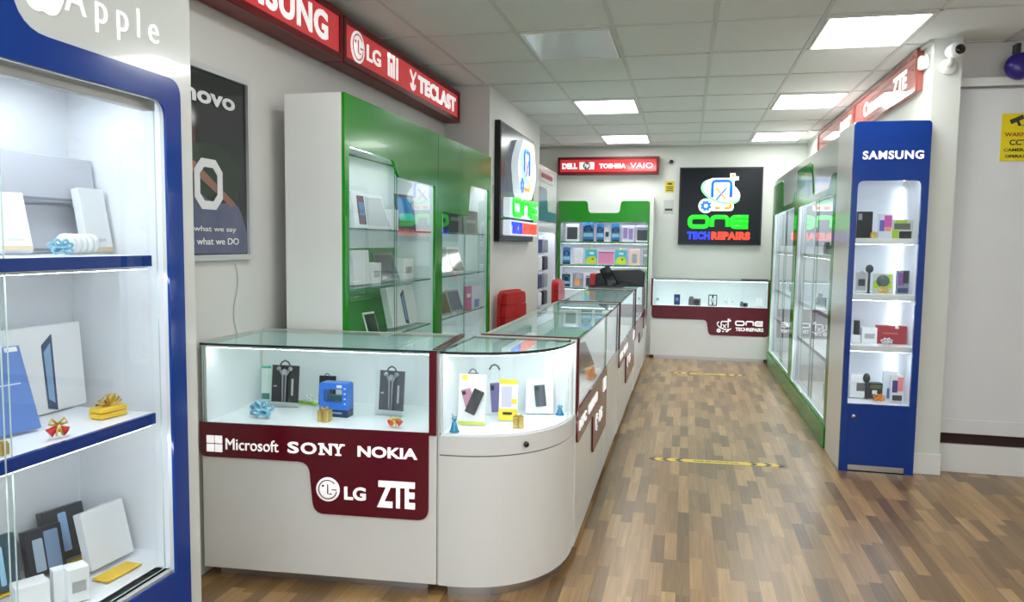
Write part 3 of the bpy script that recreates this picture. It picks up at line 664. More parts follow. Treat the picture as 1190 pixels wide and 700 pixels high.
def g_bell(t, w, h, p):
    m = col('bell_blue', (.05, .28, .50), .25, metal=.5); bell_mb((0, 0, 0), w*.48, h*.55).build('bell', m, t)
    MB().tube(arc(0, h*.68, w*.2, 0, 360, 12)[:-1], w*.06, 6, True).tube([(0, 0, h*.55), (w*.3, 0, h*.85)], w*.06, 6).tube([(0, 0, h*.55), (-w*.2, 0, h*.95)], w*.06, 6).build('ribbon', col('ribbon_lightblue', BOWC['lightblue'], .3), t)
def g_giftstack(t, w, h, p):
    for k in (0, 1): bx('packet', YELLOW, t, -w*.45, w*.45, 0, .05, k*h*.2, k*h*.2+h*.17, .002)
    b = MB()
    for k in range(7):
        a = R(15+k*25); b.tube([(0, .02, h*.40), (math.cos(a)*w*.3, .01, h*.40+math.sin(a)*h*.45), (math.cos(a)*w*.45, .02, h*.42+math.sin(a)*h*.3), (0, .02, h*.42)], w*.04, 6)
    b.build('bow', GOLD, t)
def g_giftcube(t, w, h, p):
    s = max(.028, min(w*.85, h*.8)); bx('box', col('gold_box', (.72, .52, .16), .25, metal=.5), t, -s/2, s/2, 0, s, 0, s, .002)
    MB().box(-s*.08, s*.08, -.001, s+.001, -.0, s+.0015).box(-s/2-.001, s/2+.001, s*.42, s*.58, 0, s+.0015).build('ribbon', col('dark_gold', (.38, .26, .06), .3, metal=.5), t)
    MB().tube([(0, s/2, s), (-s*.3, s/2, s*1.3), (-s*.35, s/2, s*1.1), (0, s/2, s)], s*.06, 6).tube([(0, s/2, s), (s*.3, s/2, s*1.3), (s*.35, s/2, s*1.1), (0, s/2, s)], s*.06, 6).build('bow', GOLD, t)
def g_tabletbox(t, w, h, p):
    bx('box', PAPER, t, -w/2, w/2, 0, .045, 0, h, .003)
    panel('tablet_picture', col('tablet_pic', (.05, .08, .16), .1), t, rpoly([(-w*.02, h*.05), (w*.10, h*.0+.004), (w*.10, h*.90, .004), (-w*.04, h*.78, .004)], 3), (), -.0005, .0012)
    panel('tablet_glint', col('tablet_pic2', (.25, .40, .62), .1), t, rpoly([(-w*.005, h*.16), (w*.07, h*.10), (w*.07, h*.80), (-w*.02, h*.70)], 3), (), -.0015, .001)
def g_panelbox(t, w, h, p):
    bx('box', col('sky_blue_box', (.10, .20, .52), .35), t, -w/2, w/2, 0, .02, 0, h, .002); art(t, PAPER, w*.22, w*.44, h*.93, h*.985, name='corner_label'); art(t, col('pale_line', (.55, .65, .85)), -w*.1, w*.35, h*.545, h*.56)
PB = {'dark_side': ((.045, .055, .07), [((.35, .55, .85), .35, .55, .15, .9)]), 'dark_pair': ((.03, .035, .05), [((.40, .5, .62), .18, .45, .08, .78), ((.22, .32, .48), .5, .88, .05, .9)]),
      'white': ((.82, .83, .86), []), 'dark_teal': ((.04, .09, .12), [((.35, .6, .8), .45, .6, .1, .8)]), 'navy': ((.01, .02, .10), [((.1, .2, .5), .25, .75, .4, .7)]),
      'black_label': ((.012, .015, .02), [((.35, .36, .38), .08, .32, .68, .92)]), 'a70': ((.70, .74, .84), [((.12, .12, .45), .08, .45, .3, .75), ((.60, .08, .40), .42, .95, .45, .95), ((.85, .30, .15), .5, .9, .3, .48)]),
      'purple': ((.25, .28, .34), [((.22, .06, .30), .12, .55, .35, .9), ((.02, .02, .04), .5, .92, .45, .98), ((.03, .05, .15), .1, .9, .05, .25)]),
      'whiteblue': ((.74, .80, .88), [((.10, .22, .60), .3, .85, .05, .4)]), 'pinknavy': ((.78, .76, .74), [((.05, .06, .22), .12, .5, .35, .8), ((.80, .25, .28), .5, .9, .4, .92), ((.05, .05, .07), .15, .85, .05, .25)]),
      'picture': ((.72, .74, .78), [((.10, .04, .08), .35, .9, .1, .88), ((.10, .2, .45), .45, .85, .35, .7)]), 'framed': ((.78, .79, .84), [((.05, .06, .08), .12, .88, .12, .82)]),
      'lilac': ((.72, .70, .82), [((.30, .22, .50), .1, .45, .2, .85), ((.30, .22, .50), .55, .9, .15, .8)]), 'landscape': ((.74, .74, .80), [((.05, .06, .09), .08, .95, .1, .75), ((.28, .24, .5), .08, .95, .8, .9)]),
      'paleorange': ((.80, .62, .50), [((.38, .40, .50), .25, .7, .15, .7)]), 'orangegrey': ((.30, .30, .36), [((.80, .40, .16), .2, .7, .1, .6), ((.5, .48, .6), .3, .9, .6, .9)])}
def g_phonebox(t, w, h, p):
    c_, arts = PB[p]; d = .03 if w > .09 else .022; bx('box', col('pbox_'+p, c_, .35), t, -w/2, w/2, 0, d, 0, h, .002)
    for i, (cc, a, b_, e, f_) in enumerate(arts): art(t, col('pb_%s_%d' % (p, i), cc, .3), -w/2+a*w, -w/2+b_*w, e*h, f_*h, -.0005-i*.0004, r=w*.04)
def g_pad(t, w, h, p): bx('block', YELLOW, t, -w/2, w/2, -.005, .055, 0, .004, .001)
def g_smallbox(t, w, h, p):
    w = min(w, .14); bx('box', PAPER, t, -w/2, w/2, 0, min(w, .06), 0, h, .0015)
    if p == 'label': art(t, col('grey_label', (.45, .45, .46)), -w*.32, w*.32, h*.30, h*.62)
SX = {'ear': ((.025, .027, .03), (.45, .45, .48)), 'ear2': ((.10, .11, .13), (.42, .46, .54)), 'grey': ((.55, .55, .55), (.08, .08, .09)), 'headblue': ((.02, .16, .40), (.03, .05, .08)),
      'whitedark': ((.7, .72, .72), (.05, .06, .08)), 'headdark': ((.02, .025, .04), (.05, .22, .40))}
def g_blister(t, w, h, p):
    c_, c2 = SX[p]; bx('card', col('card_'+p, c_, .35), t, -w*.42, w*.42, .006, .012, h*.10, h*.88, .001)
    m2 = col('gadget_'+p, c2, .25, metal=.2)
    if p in ('ear', 'ear2'):
        b = MB()
        for s in (-1, 1): b.tube([(s*w*.16, -.004, h*.80), (s*w*.05, -.006, h*.66), (s*w*.04, -.004, h*.12)], .0045, 6).ball((s*w*.18, -.004, h*.81), .011)
        b.build('earphones', m2, t); MB().ball((0, -.004, h*.74), .016).build('earbud', m2, t)
        art(t, col('pale_logo', (.6, .6, .62)), -w*.36, -w*.26, h*.42, h*.45, .0055); art(t, MATS['pale_logo'], w*.20, w*.26, h*.25, h*.6, .0055, 'side_print')
        MB().box(-w*.46, w*.46, -.02, -.018, .0, h*.9).box(-w*.46, w*.46, -.018, .012, 0, .003).build('clear_cover', PLASTIC, t)
        hook(t, h*.86, w*.17)
    elif p.startswith('head'):
        MB().tube(arc(0, h*.58, w*.28, 0, 180, 10, -.006), w*.06, 6).build('headband', m2, t)
        for s in (-1, 1): MB().ball((s*w*.28, -.006, h*.55), w*.11, .012, w*.14).build('ear_cup', m2, t)
        art(t, col('light_blue_print', (.30, .60, .75)), -w*.36, w*.36, h*.22, h*.40, .0055); hook(t, h*.86, w*.13)
        MB().box(-w*.42, w*.42, .004, .02, 0, h*.10).build('foot', m2, t)
    else:
        bx('gadget', m2, t, -w*.25, w*.25, -.012, .006, h*.3, h*.6, .004); hook(t, h*.86, w*.13); MB().box(-w*.42, w*.42, .002, .02, 0, h*.10).build('foot', PAPER, t)
def g_slimpack(t, w, h, p):
    c_ = {'': (.70, .80, .76), 'pink': (.65, .10, .30), 'grey': (.35, .35, .40)}[p]
    bx('box', col('slim_'+(p or 'mint'), c_, .35), t, -w/2, w/2, 0, .02, 0, h, .0015)
    if not p: art(t, col('mint_green', (.10, .50, .32)), -w/2, w/2, h*.93, h); art(t, col('teal_print', (.05, .22, .22)), -w*.4, w*.4, h*.08, h*.24)
    else: art(t, PAPER, -w*.3, w*.3, h*.55, h*.7)
def g_smallblister(t, w, h, p):
    bx('card', BLACK, t, -w*.4, w*.4, .004, .012, 0, h*.86, .002); art(t, PAPER, -w*.12, w*.14, h*.55, h*.64, .0035); art(t, col('smoke', (.08, .08, .09), .2), -w*.3, w*.3, h*.1, h*.48, .0035); hook(t, h*.84, w*.14)
def g_lime(t, w, h, p):
    m = col('lime_rubber', (.32, .62, .03), .4)
    MB().tube([(-w*.48, 0, .008), (-w*.1, .01, .008), (w*.1, .0, .008), (w*.45, -.03, .008)], .008, 8).build('strap', m, t); MB().box(-w*.2, w*.15, -.002, .02, 0, .012).build('clip', m, t)
def g_bluebox(t, w, h, p):
    d = .06; b1 = col('bright_blue', (.03, .18, .72), .3); b2 = col('deep_navy', (.01, .03, .10), .35)
    bx('base_block', b2, t, -w/2, w/2, 0, d, 0, h*.22, .002)
    panel('sleeve', b1, t, rpoly([(-w/2, h*.22), (w/2, h*.22), (w/2, h, .012), (-w/2, h, .012)]), [rpoly([(-w*.36, h*.42, .01), (w*.30, h*.42, .01), (w*.30, h*.82, .01), (-w*.36, h*.82, .01)])], d, d)
    bx('gadget', col('dark_teal_gadget', (.03, .10, .13), .2), t, -w*.30, w*.26, .02, .045, h*.45, h*.62, .003)
    art(t, PAPER, w*.12, w*.30, h*.87, h*.95, name='price_label'); art(t, col('pale_spec', (.30, .45, .60)), -w*.05, w*.3, h*.10, h*.15)
    q_ = MB()
    for k in range(4): q_.box(w*.37, w*.43, -.001, 0, h*(.38+k*.15), h*(.42+k*.15))
    q_.build('dots', PAPER, t)
def phone_mb(t, x, z, a, w, h, c_, y=-.006, name='phone_case'):
    M_ = Matrix.Translation((x, y, z)) @ Matrix.Rotation(R(a), 4, 'Y'); o = MB().box(-w/2, w/2, -.004, .004, -h/2, h/2, M=M_).build(name, col('case_%s' % name+str(c_), c_, .25), t, .003)
    MB().box(-w*.42, -w*.05, -.0055, -.004, h*.25, h*.42, M=M_).build('camera_window', BLACK, o); return o
def g_casecard(t, w, h, p):
    bx('card', PAPER, t, -w/2, w/2, 0, .004, 0, h, .001); art(t, col('lime_band', (.60, .62, .10)), -w/2, w/2, 0, h*.07); art(t, col('yellow_dot', (.80, .70, .05)), -w*.40, -w*.18, h*.88, h*.98, r=.01)
    phone_mb(t, -w*.12, h*.50, -18, w*.36, h*.44, (.50, .22, .32)); phone_mb(t, w*.12, h*.46, 22, w*.40, h*.50, (.03, .03, .035), -.014)
    MB().box(-w*.2, w*.2, 0, .004, h, h*1.03).build('tab', col('tab_grey', (.25, .25, .27)), t); hook(t, h*1.03, w*.14)
def g_casebox(t, w, h, p):
    c_ = (.20, .16, .38) if p == 'purple' else (.07, .08, .11)
    bx('card', PAPER, t, -w*.55, w*.5, 0, .004 if p == 'purple' else .02, 0, h*(.72 if p == 'purple' else 1), .001)
    phone_mb(t, w*.12 if p == 'purple' else 0, h*(.36 if p == 'purple' else .52), -6, w*(.55 if p == 'purple' else .40), h*(.60 if p == 'purple' else .62), c_)
    if p == 'purple': MB().tube([(-w*.3, .002, h*.72), (-w*.25, .002, h*.95), (w*.25, .002, h*.95), (w*.3, .002, h*.72)], .0018, 6).build('clear_hanger', PLASTIC, t); hook(t, h*.93, w*.3)
def g_yellowpack(t, w, h, p):
    Y_ = col('bright_yellow', (.85, .62, .03), .35); bx('pack', PAPER, t, -w*.36, w*.36, 0, .018, 0, h, .002); art(t, Y_, -w*.36, w*.36, 0, h*.28); art(t, Y_, -w*.36, w*.36, h*.88, h); art(t, Y_, w*.14, w*.34, h*.40, h*.52, name='side_tab')
    art(t, col('lilac_case', (.55, .52, .66)), -w*.26, w*.14, h*.32, h*.82, -.001, 'phone_case'); art(t, BLACK, -w*.2, w*.16, h*.14, h*.20, -.002, 'print')
def g_leanpack(t, w, h, p):
    for k in range(3): bx('pack', col('pk%d' % k, [(.03, .03, .035), (.10, .10, .12), (.06, .05, .06)][k]), t, -w/2+k*.03, w/2+k*.03, k*.045, k*.045+.012, 0, h*1.3, .002)
def g_dome(t, w, h, p):
    MB().lathe([(w*.3, 0), (w*.3, .006), (w*.08, .012), (w*.08, h*.4)], (0, .03, 0), 16).build('stand', PAPER, t)
    MB().lathe([(w*.32, .015), (w*.36, .02), (w*.36, .03), (w*.30, .035)], (0, 0, h*.6), 20, 'y').build('dial', PAPER, t); art(t, col('dial_grey', (.35, .35, .36)), -w*.2, w*.2, h*.45, h*.75, .014, 'dial_face', .01)
def g_cameraitem(t, w, h, p):
    if p == 'white':
        bx('box', PAPER, t, -w/2, w/2, 0, .05, 0, h, .002); art(t, col('gadget_print', (.12, .12, .13)), -w*.1, w*.4, h*.3, h*.65, name='gadget_picture'); return
    m = col('camera_grey', (.10, .11, .12), .35); bx('body', m, t, -w/2, w*.5, .01, .05, 0, h*.65, .006)
    MB().lathe([(h*.28, -.02), (h*.3, -.015), (h*.3, .012)], (w*.15, 0, h*.34), 20, 'y').build('lens', BLACKG, t); bx('viewfinder', m, t, -w*.45, -w*.1, .015, .045, h*.6, h*.85, .004)
def g_watchbox(t, w, h, p):
    panel('frame', BLACK, t, rpoly([(-w/2, 0, .01), (w/2, 0, .01), (w/2, h, .01), (-w/2, h, .01)]), [rpoly([(-w*.4, h*.08, .008), (w*.4, h*.08, .008), (w*.4, h*.92, .008), (-w*.4, h*.92, .008)])], .03, .03)
    MB().lathe([(w*.22, .005), (w*.26, .01), (w*.26, .02)], (0, 0, h*.5), 20, 'y').build('watch', METAL, t); bx('strap', DARKM, t, -w*.1, w*.1, .010, .016, h*.08, h*.92)
def g_headset(t, w, h, p):
    MB().lathe([(w*.35, 0), (w*.35, .006), (w*.05, .01), (w*.05, h*.9)], (0, .03, 0), 16).build('stand', PAPER, t)
    MB().tube(arc(0, h*.6, w*.34, -20, 200, 14, .03), w*.06, 8).build('headband', PAPER, t)
    for s in (-1, 1): MB().ball((s*w*.34, .03, h*.45), w*.10, .02, w*.14).build('ear_cup', col('cup_grey', (.6, .6, .6)), t)
def g_limeblister(t, w, h, p):
    L1 = col('lime_print', (.40, .62, .02), .35); bx('card', col('clear_card', (.62, .66, .58), .3), t, -w/2, w/2, .004, .010, 0, h, .002)
    if p == 'green':
        art(t, L1, -w*.45, w*.42, h*.25, h*.62, .003); MB().lathe([(w*.30, -.012), (w*.33, .0)], (-w*.02, .004, h*.62), 20, 'y').build('round_gadget', col('slate_round', (.08, .12, .10), .3), t)
        art(t, L1, w*.22, w*.40, h*.70, h*.95, .003, 'tick_print')
    else:
        art(t, L1, -w*.48, -w*.18, .0, h*.45, .003); art(t, BLACK, -w*.15, w*.42, 0, h*.38, .003, 'dark_print'); art(t, col('smoky', (.12, .14, .10)), -w*.4, w*.35, h*.48, h*.80, .003, 'gadget_print'); art(t, L1, -w*.35, w*.2, h*.82, h*.98, .003, 'top_print')
def g_mushroom(t, w, h, p):
    z0 = -(.118 if h < .08 else .085); m = col('speaker_dark', (.03, .035, .04), .4)
    MB().ball((0, .0, h*.62), w*.48, w*.3, h*.38).build('head', m, t); MB().lathe([(w*.16, z0), (w*.16, h*.4)], (0, 0, 0), 12).build('stem', m, t); MB().lathe([(w*.3, z0), (w*.3, z0+.006)], (0, 0, 0), 16).build('foot', m, t)
def g_darkcube(t, w, h, p):
    bx('box', col('charcoal_box', (.03, .035, .035)), t, -w/2, w/2, 0, .06, 0, h, .002); art(t, PAPER, -w*.25, w*.1, h*.3, h*.55); art(t, col('olive_print', (.12, .14, .08)), -w*.4, w*.4, h*.65, h*.9)
def g_tube(t, w, h, p): MB().lathe([(w*.34, 0), (w*.36, .004), (w*.36, h*.97), (w*.3, h)], (0, .03, 0), 20).build('body', BLACK, t); MB().lathe([(w*.37, h*.1), (w*.37, h*.14)], (0, .03, 0), 20).build('ring', CHROME, t)
def g_redbox(t, w, h, p): bx('box', col('wine_red', (.35, .03, .04), .4), t, -w/2, w/2, 0, .06, 0, h, .003); art(t, PAPER, w*.10, w*.22, h*.85, h*.98, name='price_label'); art(t, col('red_line', (.6, .15, .14)), -w*.3, w*.2, h*.55, h*.62)
TB = {'silver': ((.55, .57, .60), (.42, .44, .48)), 'blue': ((.05, .06, .08), (.05, .22, .55)), 'dark': ((.12, .13, .15), (.05, .06, .08)), 'whitephone': ((.8, .8, .8), (.02, .025, .03)),
      'grey': ((.35, .36, .38), (.20, .21, .24)), 'white': ((.78, .78, .78), (.12, .12, .14)), 'brown': ((.35, .33, .3), (.20, .13, .10)), 'greyblue': ((.4, .42, .45), (.16, .22, .32))}
def g_tablet(t, w, h, p):
    if p == 'whitephone': w = min(w, .12)
    c_, s_ = TB[p]; bx('body', col('tb_'+p, c_, .3), t, -w/2, w/2, 0, .009, 0, h, .003); art(t, col('tbs_'+p, s_, .08, coat=.5), -w*.44, w*.44, h*.09, h*.91, -.0004, 'screen')
    if p == 'blue': art(t, col('dark_keys', (.04, .05, .07)), -w*.44, w*.44, h*.09, h*.3, -.0016, 'taskbar')
def g_pouch(t, w, h, p):
    panel('pouch_body', col('teal_card', (.08, .50, .60)), t, rpoly([(-w/2, 0, .01), (w/2, 0, .01), (w/2, h*.88, .03), (-w/2, h*.88, .03)]), (), .012, .012)
    panel('lime_hill', col('lime_card', (.62, .70, .04)), t, rpoly([(-w*.46, h*.04, .01), (w*.46, h*.04, .01), (w*.46, h*.42, .04), (w*.0, h*.52, .05), (-w*.46, h*.30, .03)]), (), 0, .0015)
    art(t, BLACK, w*.05, w*.2, h*.28, h*.36, -.0015, 'dark_print', .004); art(t, PAPER, -w*.12, w*.22, h*.60, h*.72, -.001, 'print'); bx('hang_tab', col('lime_card', (.62, .70, .04)), t, -w*.12, w*.12, 0, .006, h*.86, h)
ITEM_NAMES = {'carton': 'carton', 'slimbox': 'slim_box', 'rolls': 'adapter_row', 'bow': 'ribbon_bow', 'bells': 'bell_ornament', 'bell': 'glitter_bell', 'giftstack': 'gift_packets', 'giftcube': 'gift_cube', 'tabletbox': 'tablet_box',
              'panelbox': 'leaning_box', 'phonebox': 'phone_box', 'pad': 'yellow_pad', 'smallbox': 'small_box', 'blister': 'hanging_pack', 'slimpack': 'slim_pack', 'smallblister': 'hanging_pack', 'lime': 'cable_wrap', 'bluebox': 'camera_box',
              'casecard': 'phone_case_card', 'casebox': 'phone_case_box', 'yellowpack': 'phone_case_pack', 'leanpack': 'phone_packs', 'dome': 'watch_stand', 'cameraitem': 'camera', 'watchbox': 'watch_box', 'headset': 'headset',
              'limeblister': 'accessory_pack', 'mushroom': 'round_speaker', 'darkcube': 'patterned_box', 'tube': 'upright_speaker', 'redbox': 'red_box', 'tablet': 'tablet', 'pouch': 'pouch'}
ITEMS=[
  ('carton', (-1.805, 1.832, 1.592, 90.0, 0.35, 0.137, 6.0), 'upper of two wide silver white laptop boxes stacked at back of left cabinet top shelf', 'box', '', 'silver'),
  ('carton', (-1.82, 1.84, 1.447, 90.0, 0.353, 0.139, 4.0), 'lower of two wide silver white laptop boxes stacked at back of left cabinet top shelf', 'box', '', 'silver'),
  ('slimbox', (-1.7, 1.618, 1.449, 62.0, 0.074, 0.171, 26.0), 'slim white accessory box leaning left on top shelf of the left blue cabinet', 'box', '', 'slim_left'),
  ('slimbox', (-1.74, 1.952, 1.449, 90.0, 0.108, 0.194, 10.0), 'slim white cable box standing right on top shelf of the left blue cabinet', 'box', '', 'slim'),
  ('rolls', (-1.62, 1.762, 1.449, 90.0, 0.105, 0.06, 0.0), 'row of small white round adapters on top shelf of left cabinet', 'adapters', '', ''),
  ('bow', (-1.607, 1.659, 1.449, 60.0, 0.063, 0.043, 0.0), 'light blue ribbon bow on top shelf of the left blue cabinet', 'bow', '', 'lightblue'),
  ('tabletbox', (-1.8, 1.801, 0.979, 90.0, 0.277, 0.256, 4.0), 'white tablet box with side view of a tablet on left cabinet middle shelf', 'box', '', ''),
  ('panelbox', (-1.679, 1.561, 0.981, 80.0, 0.155, 0.231, 20.0), 'leaning blue box with white corner label in left cabinet', 'box', '', 'blue'),
  ('bells', (-1.564, 1.585, 0.981, 60.0, 0.067, 0.054, 0.0), 'red bells with gold bow on left cabinet middle shelf edge', 'ornament', '', 'red'),
  ('giftstack', (-1.591, 1.814, 0.981, 80.0, 0.096, 0.081, 0.0), 'gold ribbon bow on two yellow packets in left cabinet', 'ornament', '', ''),
  ('giftcube', (-1.554, 1.418, 0.981, 70.0, 0.031, 0.054, 0.0), 'gold gift cube at left end of left cabinet middle shelf', 'ornament', '', 'gold'),
  ('phonebox', (-1.82, 1.881, 0.502, 78.0, 0.131, 0.159, 14.0), 'black phone box with glowing side photo, tallest on left cabinet bottom shelf', 'box', '', 'dark_side'),
  ('phonebox', (-1.806, 1.783, 0.498, 72.0, 0.105, 0.136, 14.0), 'dark phone box showing two silver phones, left cabinet bottom shelf', 'box', '', 'dark_pair'),
  ('phonebox', (-1.677, 1.893, 0.502, 86.0, 0.158, 0.173, 14.0), 'plain white phone box on yellow pad, right on left cabinet bottom shelf', 'box', '', 'white'),
  ('phonebox', (-1.82, 1.645, 0.502, 70.0, 0.091, 0.154, 14.0), 'dark teal phone box cut by the left picture edge', 'box', '', 'dark_teal'),
  ('pad', (-1.604, 1.847, 0.498, 86.0, 0.13, 0.045, 0.0), 'yellow pad under plain white phone box in left cabinet', 'pad', '', ''),
  ('pad', (-1.765, 1.854, 0.498, 78.0, 0.083, 0.043, 0.0), 'yellow pad under tall black phone box in left cabinet', 'pad', '', ''),
  ('pad', (-1.821, 1.64, 0.498, 70.0, 0.09, 0.032, 0.0), 'yellow pad under dark teal phone box in left cabinet', 'pad', '', ''),
  ('smallbox', (-1.593, 1.668, 0.498, 60.0, 0.054, 0.095, 0.0), 'small white charger box with grey print, rightmost of three in left cabinet front', 'box', '', 'label'),
  ('smallbox', (-1.639, 1.651, 0.498, 60.0, 0.032, 0.093, 0.0), 'plain small white charger box, middle of three in left cabinet front', 'box', '', 'plain'),
  ('smallbox', (-1.649, 1.575, 0.498, 60.0, 0.079, 0.083, 0.0), 'low white charger box, leftmost of three in left cabinet front', 'box', '', 'plain'),
  ('blister', (-1.851, 3.192, 0.695, 2.0, 0.165, 0.226, 6.0), 'black earphone pack in clear blister, left in front counter', 'earphone pack', '', 'ear'),
  ('slimpack', (-1.994, 3.27, 0.695, 10.0, 0.048, 0.178, 6.0), 'narrow green and white cable pack behind black earphone pack', 'pack', '', ''),
  ('bow', (-1.833, 2.979, 0.695, 0.0, 0.112, 0.09, 0.0), 'pale blue ribbon bow at left of front counter', 'bow', '', 'lightblue'),
  ('smallblister', (-1.674, 3.28, 0.695, 5.0, 0.105, 0.167, 6.0), 'small black hanging pack behind blue box in front counter', 'pack', '', ''),
  ('lime', (-1.775, 3.293, 0.695, 0.0, 0.124, 0.064, 0.0), 'lime green cable wrap lying in the front counter', 'cable wrap', '', ''),
  ('bow', (-1.776, 3.3, 0.695, 0.0, 0.055, 0.068, 0.0), 'little white ribbon bow behind lime green cable wrap', 'bow', '', 'white'),
  ('bluebox', (-1.537, 3.081, 0.695, 0.0, 0.14, 0.155, 0.0), 'bright blue camera box with dark base in front counter', 'box', '', ''),
  ('giftcube', (-1.54, 2.979, 0.695, 0.0, 0.062, 0.062, 0.0), 'gold gift cube in front of bright blue box in front counter', 'ornament', '', 'gold'),
  ('blister', (-1.299, 3.167, 0.695, -4.0, 0.148, 0.233, 6.0), 'grey earphone pack in clear blister, right in front counter', 'earphone pack', '', 'ear2'),
  ('bells', (-1.197, 2.981, 0.695, 0.0, 0.083, 0.049, 0.0), 'red and orange bells at right front of front counter', 'ornament', '', 'redorange'),
  ('casecard', (-0.887, 3.08, 0.7, 4.0, 0.119, 0.22, 8.0), 'white and yellow hanging card with black and pink phone cases', 'phone case', '', 'cards'),
  ('casebox', (-0.843, 3.294, 0.7, 6.0, 0.081, 0.222, 8.0), 'white hanging box with purple phone case in curved counter', 'phone case', '', 'purple'),
  ('yellowpack', (-0.752, 3.2, 0.7, 8.0, 0.116, 0.183, 10.0), 'yellow and white phone case pack in curved counter', 'phone case', '', ''),
  ('giftcube', (-0.68, 3.092, 0.7, 10.0, 0.052, 0.06, 0.0), 'gold gift cube in front of yellow phone case pack', 'ornament', '', 'gold'),
  ('casebox', (-0.639, 3.375, 0.7, 12.0, 0.124, 0.16, 8.0), 'white box with slate grey phone picture, right in curved counter', 'phone case', '', 'slate'),
  ('bell', (-0.926, 2.962, 0.7, 0.0, 0.046, 0.081, 0.0), 'blue glitter bell at left front of curved counter', 'ornament', '', 'blue'),
  ('bell', (-0.549, 3.397, 0.7, 20.0, 0.045, 0.049, 0.0), 'blue glitter bell at right end of curved counter', 'ornament', '', 'blue'),
  ('leanpack', (-0.552, 4.541, 0.7, 75.0, 0.154, 0.119, 25.0), 'dark leaning phone pack inside counter behind curved counter', 'phone pack', '', ''),
  ('bow', (-0.534, 4.38, 0.7, 70.0, 0.112, 0.052, 0.0), 'orange ribbon bow inside the counter behind curved counter', 'bow', '', 'orange'),
  ('dome', (-0.346, 10.08, 0.695, 0.0, 0.09, 0.114, 0.0), 'round white watch on stand at left end of back counter', 'watch', '', ''),
  ('phonebox', (-0.095, 10.08, 0.695, 0.0, 0.078, 0.138, 0.0), 'dark blue phone at left half of back counter', 'phone', '', 'navy'),
  ('cameraitem', (0.131, 10.08, 0.695, 0.0, 0.154, 0.135, 0.0), 'dark grey camera in middle of back counter', 'camera', '', ''),
  ('watchbox', (0.36, 10.08, 0.695, 0.0, 0.109, 0.147, 0.0), 'black framed watch box in middle of back counter', 'watch', '', ''),
  ('headset', (0.566, 10.08, 0.695, 0.0, 0.129, 0.146, 0.0), 'white headset on stand in right half of back counter', 'headset', '', ''),
  ('cameraitem', (0.753, 10.08, 0.695, 0.0, 0.096, 0.079, 0.0), 'little grey gadget near right end of back counter', 'gadget', '', ''),
  ('slimbox', (0.939, 10.08, 0.695, -10.0, 0.085, 0.113, 12.0), 'white slim box leaning at right end of back counter', 'box', '', 'slim'),
  ('phonebox', (1.165, 5.46, 1.552, 2.0, 0.098, 0.178, 0.0), 'black box with silver corner label on blue tower top shelf', 'box', '', 'black_label'),
  ('giftcube', (1.215, 5.4, 1.552, 2.0, 0.043, 0.057, 0.0), 'small gold gift cube on blue tower top shelf', 'ornament', '', 'gold'),
  ('phonebox', (1.293, 5.46, 1.552, 2.0, 0.086, 0.161, 0.0), 'white phone box with pink and blue picture on blue tower top shelf', 'box', '', 'a70'),
  ('limeblister', (1.401, 5.46, 1.552, 2.0, 0.133, 0.126, 0.0), 'lime and black accessory pack on blue tower top shelf', 'pack', '', ''),
  ('blister', (1.167, 5.48, 1.182, 2.0, 0.082, 0.158, 0.0), 'grey and white hanging pack at left of blue tower second shelf', 'pack', '', 'grey'),
  ('mushroom', (1.209, 5.46, 1.3, 2.0, 0.054, 0.075, 0.0), 'dark round speaker held on stand, blue tower second shelf', 'speaker', '', ''),
  ('limeblister', (1.304, 5.48, 1.182, 2.0, 0.13, 0.134, 0.0), 'lime green round pack on blue tower second shelf', 'pack', '', 'green'),
  ('phonebox', (1.424, 5.48, 1.182, 2.0, 0.08, 0.157, 0.0), 'phone box with purple and black picture, right on blue tower second shelf', 'box', '', 'purple'),
  ('bow', (1.281, 5.38, 1.182, 2.0, 0.074, 0.057, 0.0), 'gold ribbon bow in front of lime green round pack', 'bow', '', 'gold'),
  ('tube', (1.154, 5.46, 0.85, 2.0, 0.055, 0.142, 0.0), 'black upright speaker at left of blue tower third shelf', 'speaker', '', ''),
  ('smallbox', (1.23, 5.46, 0.842, 2.0, 0.098, 0.106, 0.0), 'white small box with grey mark on blue tower third shelf', 'box', '', 'label'),
  ('smallbox', (1.146, 5.46, 0.842, 2.0, 0.06, 0.054, 0.0), 'low white box under black speaker on blue tower third shelf', 'box', '', 'plain'),
  ('redbox', (1.369, 5.46, 0.842, 2.0, 0.183, 0.123, 0.0), 'long red box on blue tower third shelf', 'box', '', ''),
  ('bow', (1.313, 5.36, 0.842, 2.0, 0.074, 0.058, 0.0), 'silver white ribbon bow in front of long red box', 'bow', '', 'silver'),
  ('cameraitem', (1.183, 5.5, 0.455, 2.0, 0.106, 0.162, 0.0), 'white box with grey gadget picture at left of blue tower lowest shelf', 'gadget', '', 'white'),
  ('mushroom', (1.234, 5.5, 0.54, 2.0, 0.05, 0.09, 0.0), 'dark round speaker at back of blue tower lowest shelf', 'speaker', '', ''),
  ('darkcube', (1.295, 5.5, 0.455, 2.0, 0.088, 0.108, 0.0), 'black patterned box in middle of blue tower lowest shelf', 'box', '', ''),
  ('phonebox', (1.382, 5.5, 0.455, 2.0, 0.087, 0.196, 0.0), 'white and blue box behind orange bow on blue tower lowest shelf', 'box', '', 'whiteblue'),
  ('bow', (1.294, 5.4, 0.455, 2.0, 0.076, 0.065, 0.0), 'orange and yellow ribbon bow on blue tower lowest shelf', 'bow', '', 'orange'),
  ('phonebox', (1.413, 5.43, 0.455, 2.0, 0.086, 0.182, 0.0), 'phone box with pink and navy picture on blue tower lowest shelf', 'box', '', 'pinknavy'),
  ('phonebox', (-1.76, 3.888, 1.56, 80.0, 0.125, 0.207, 8.0), 'phone box with dark picture on near green cabinet top shelf', 'box', '', 'picture'),
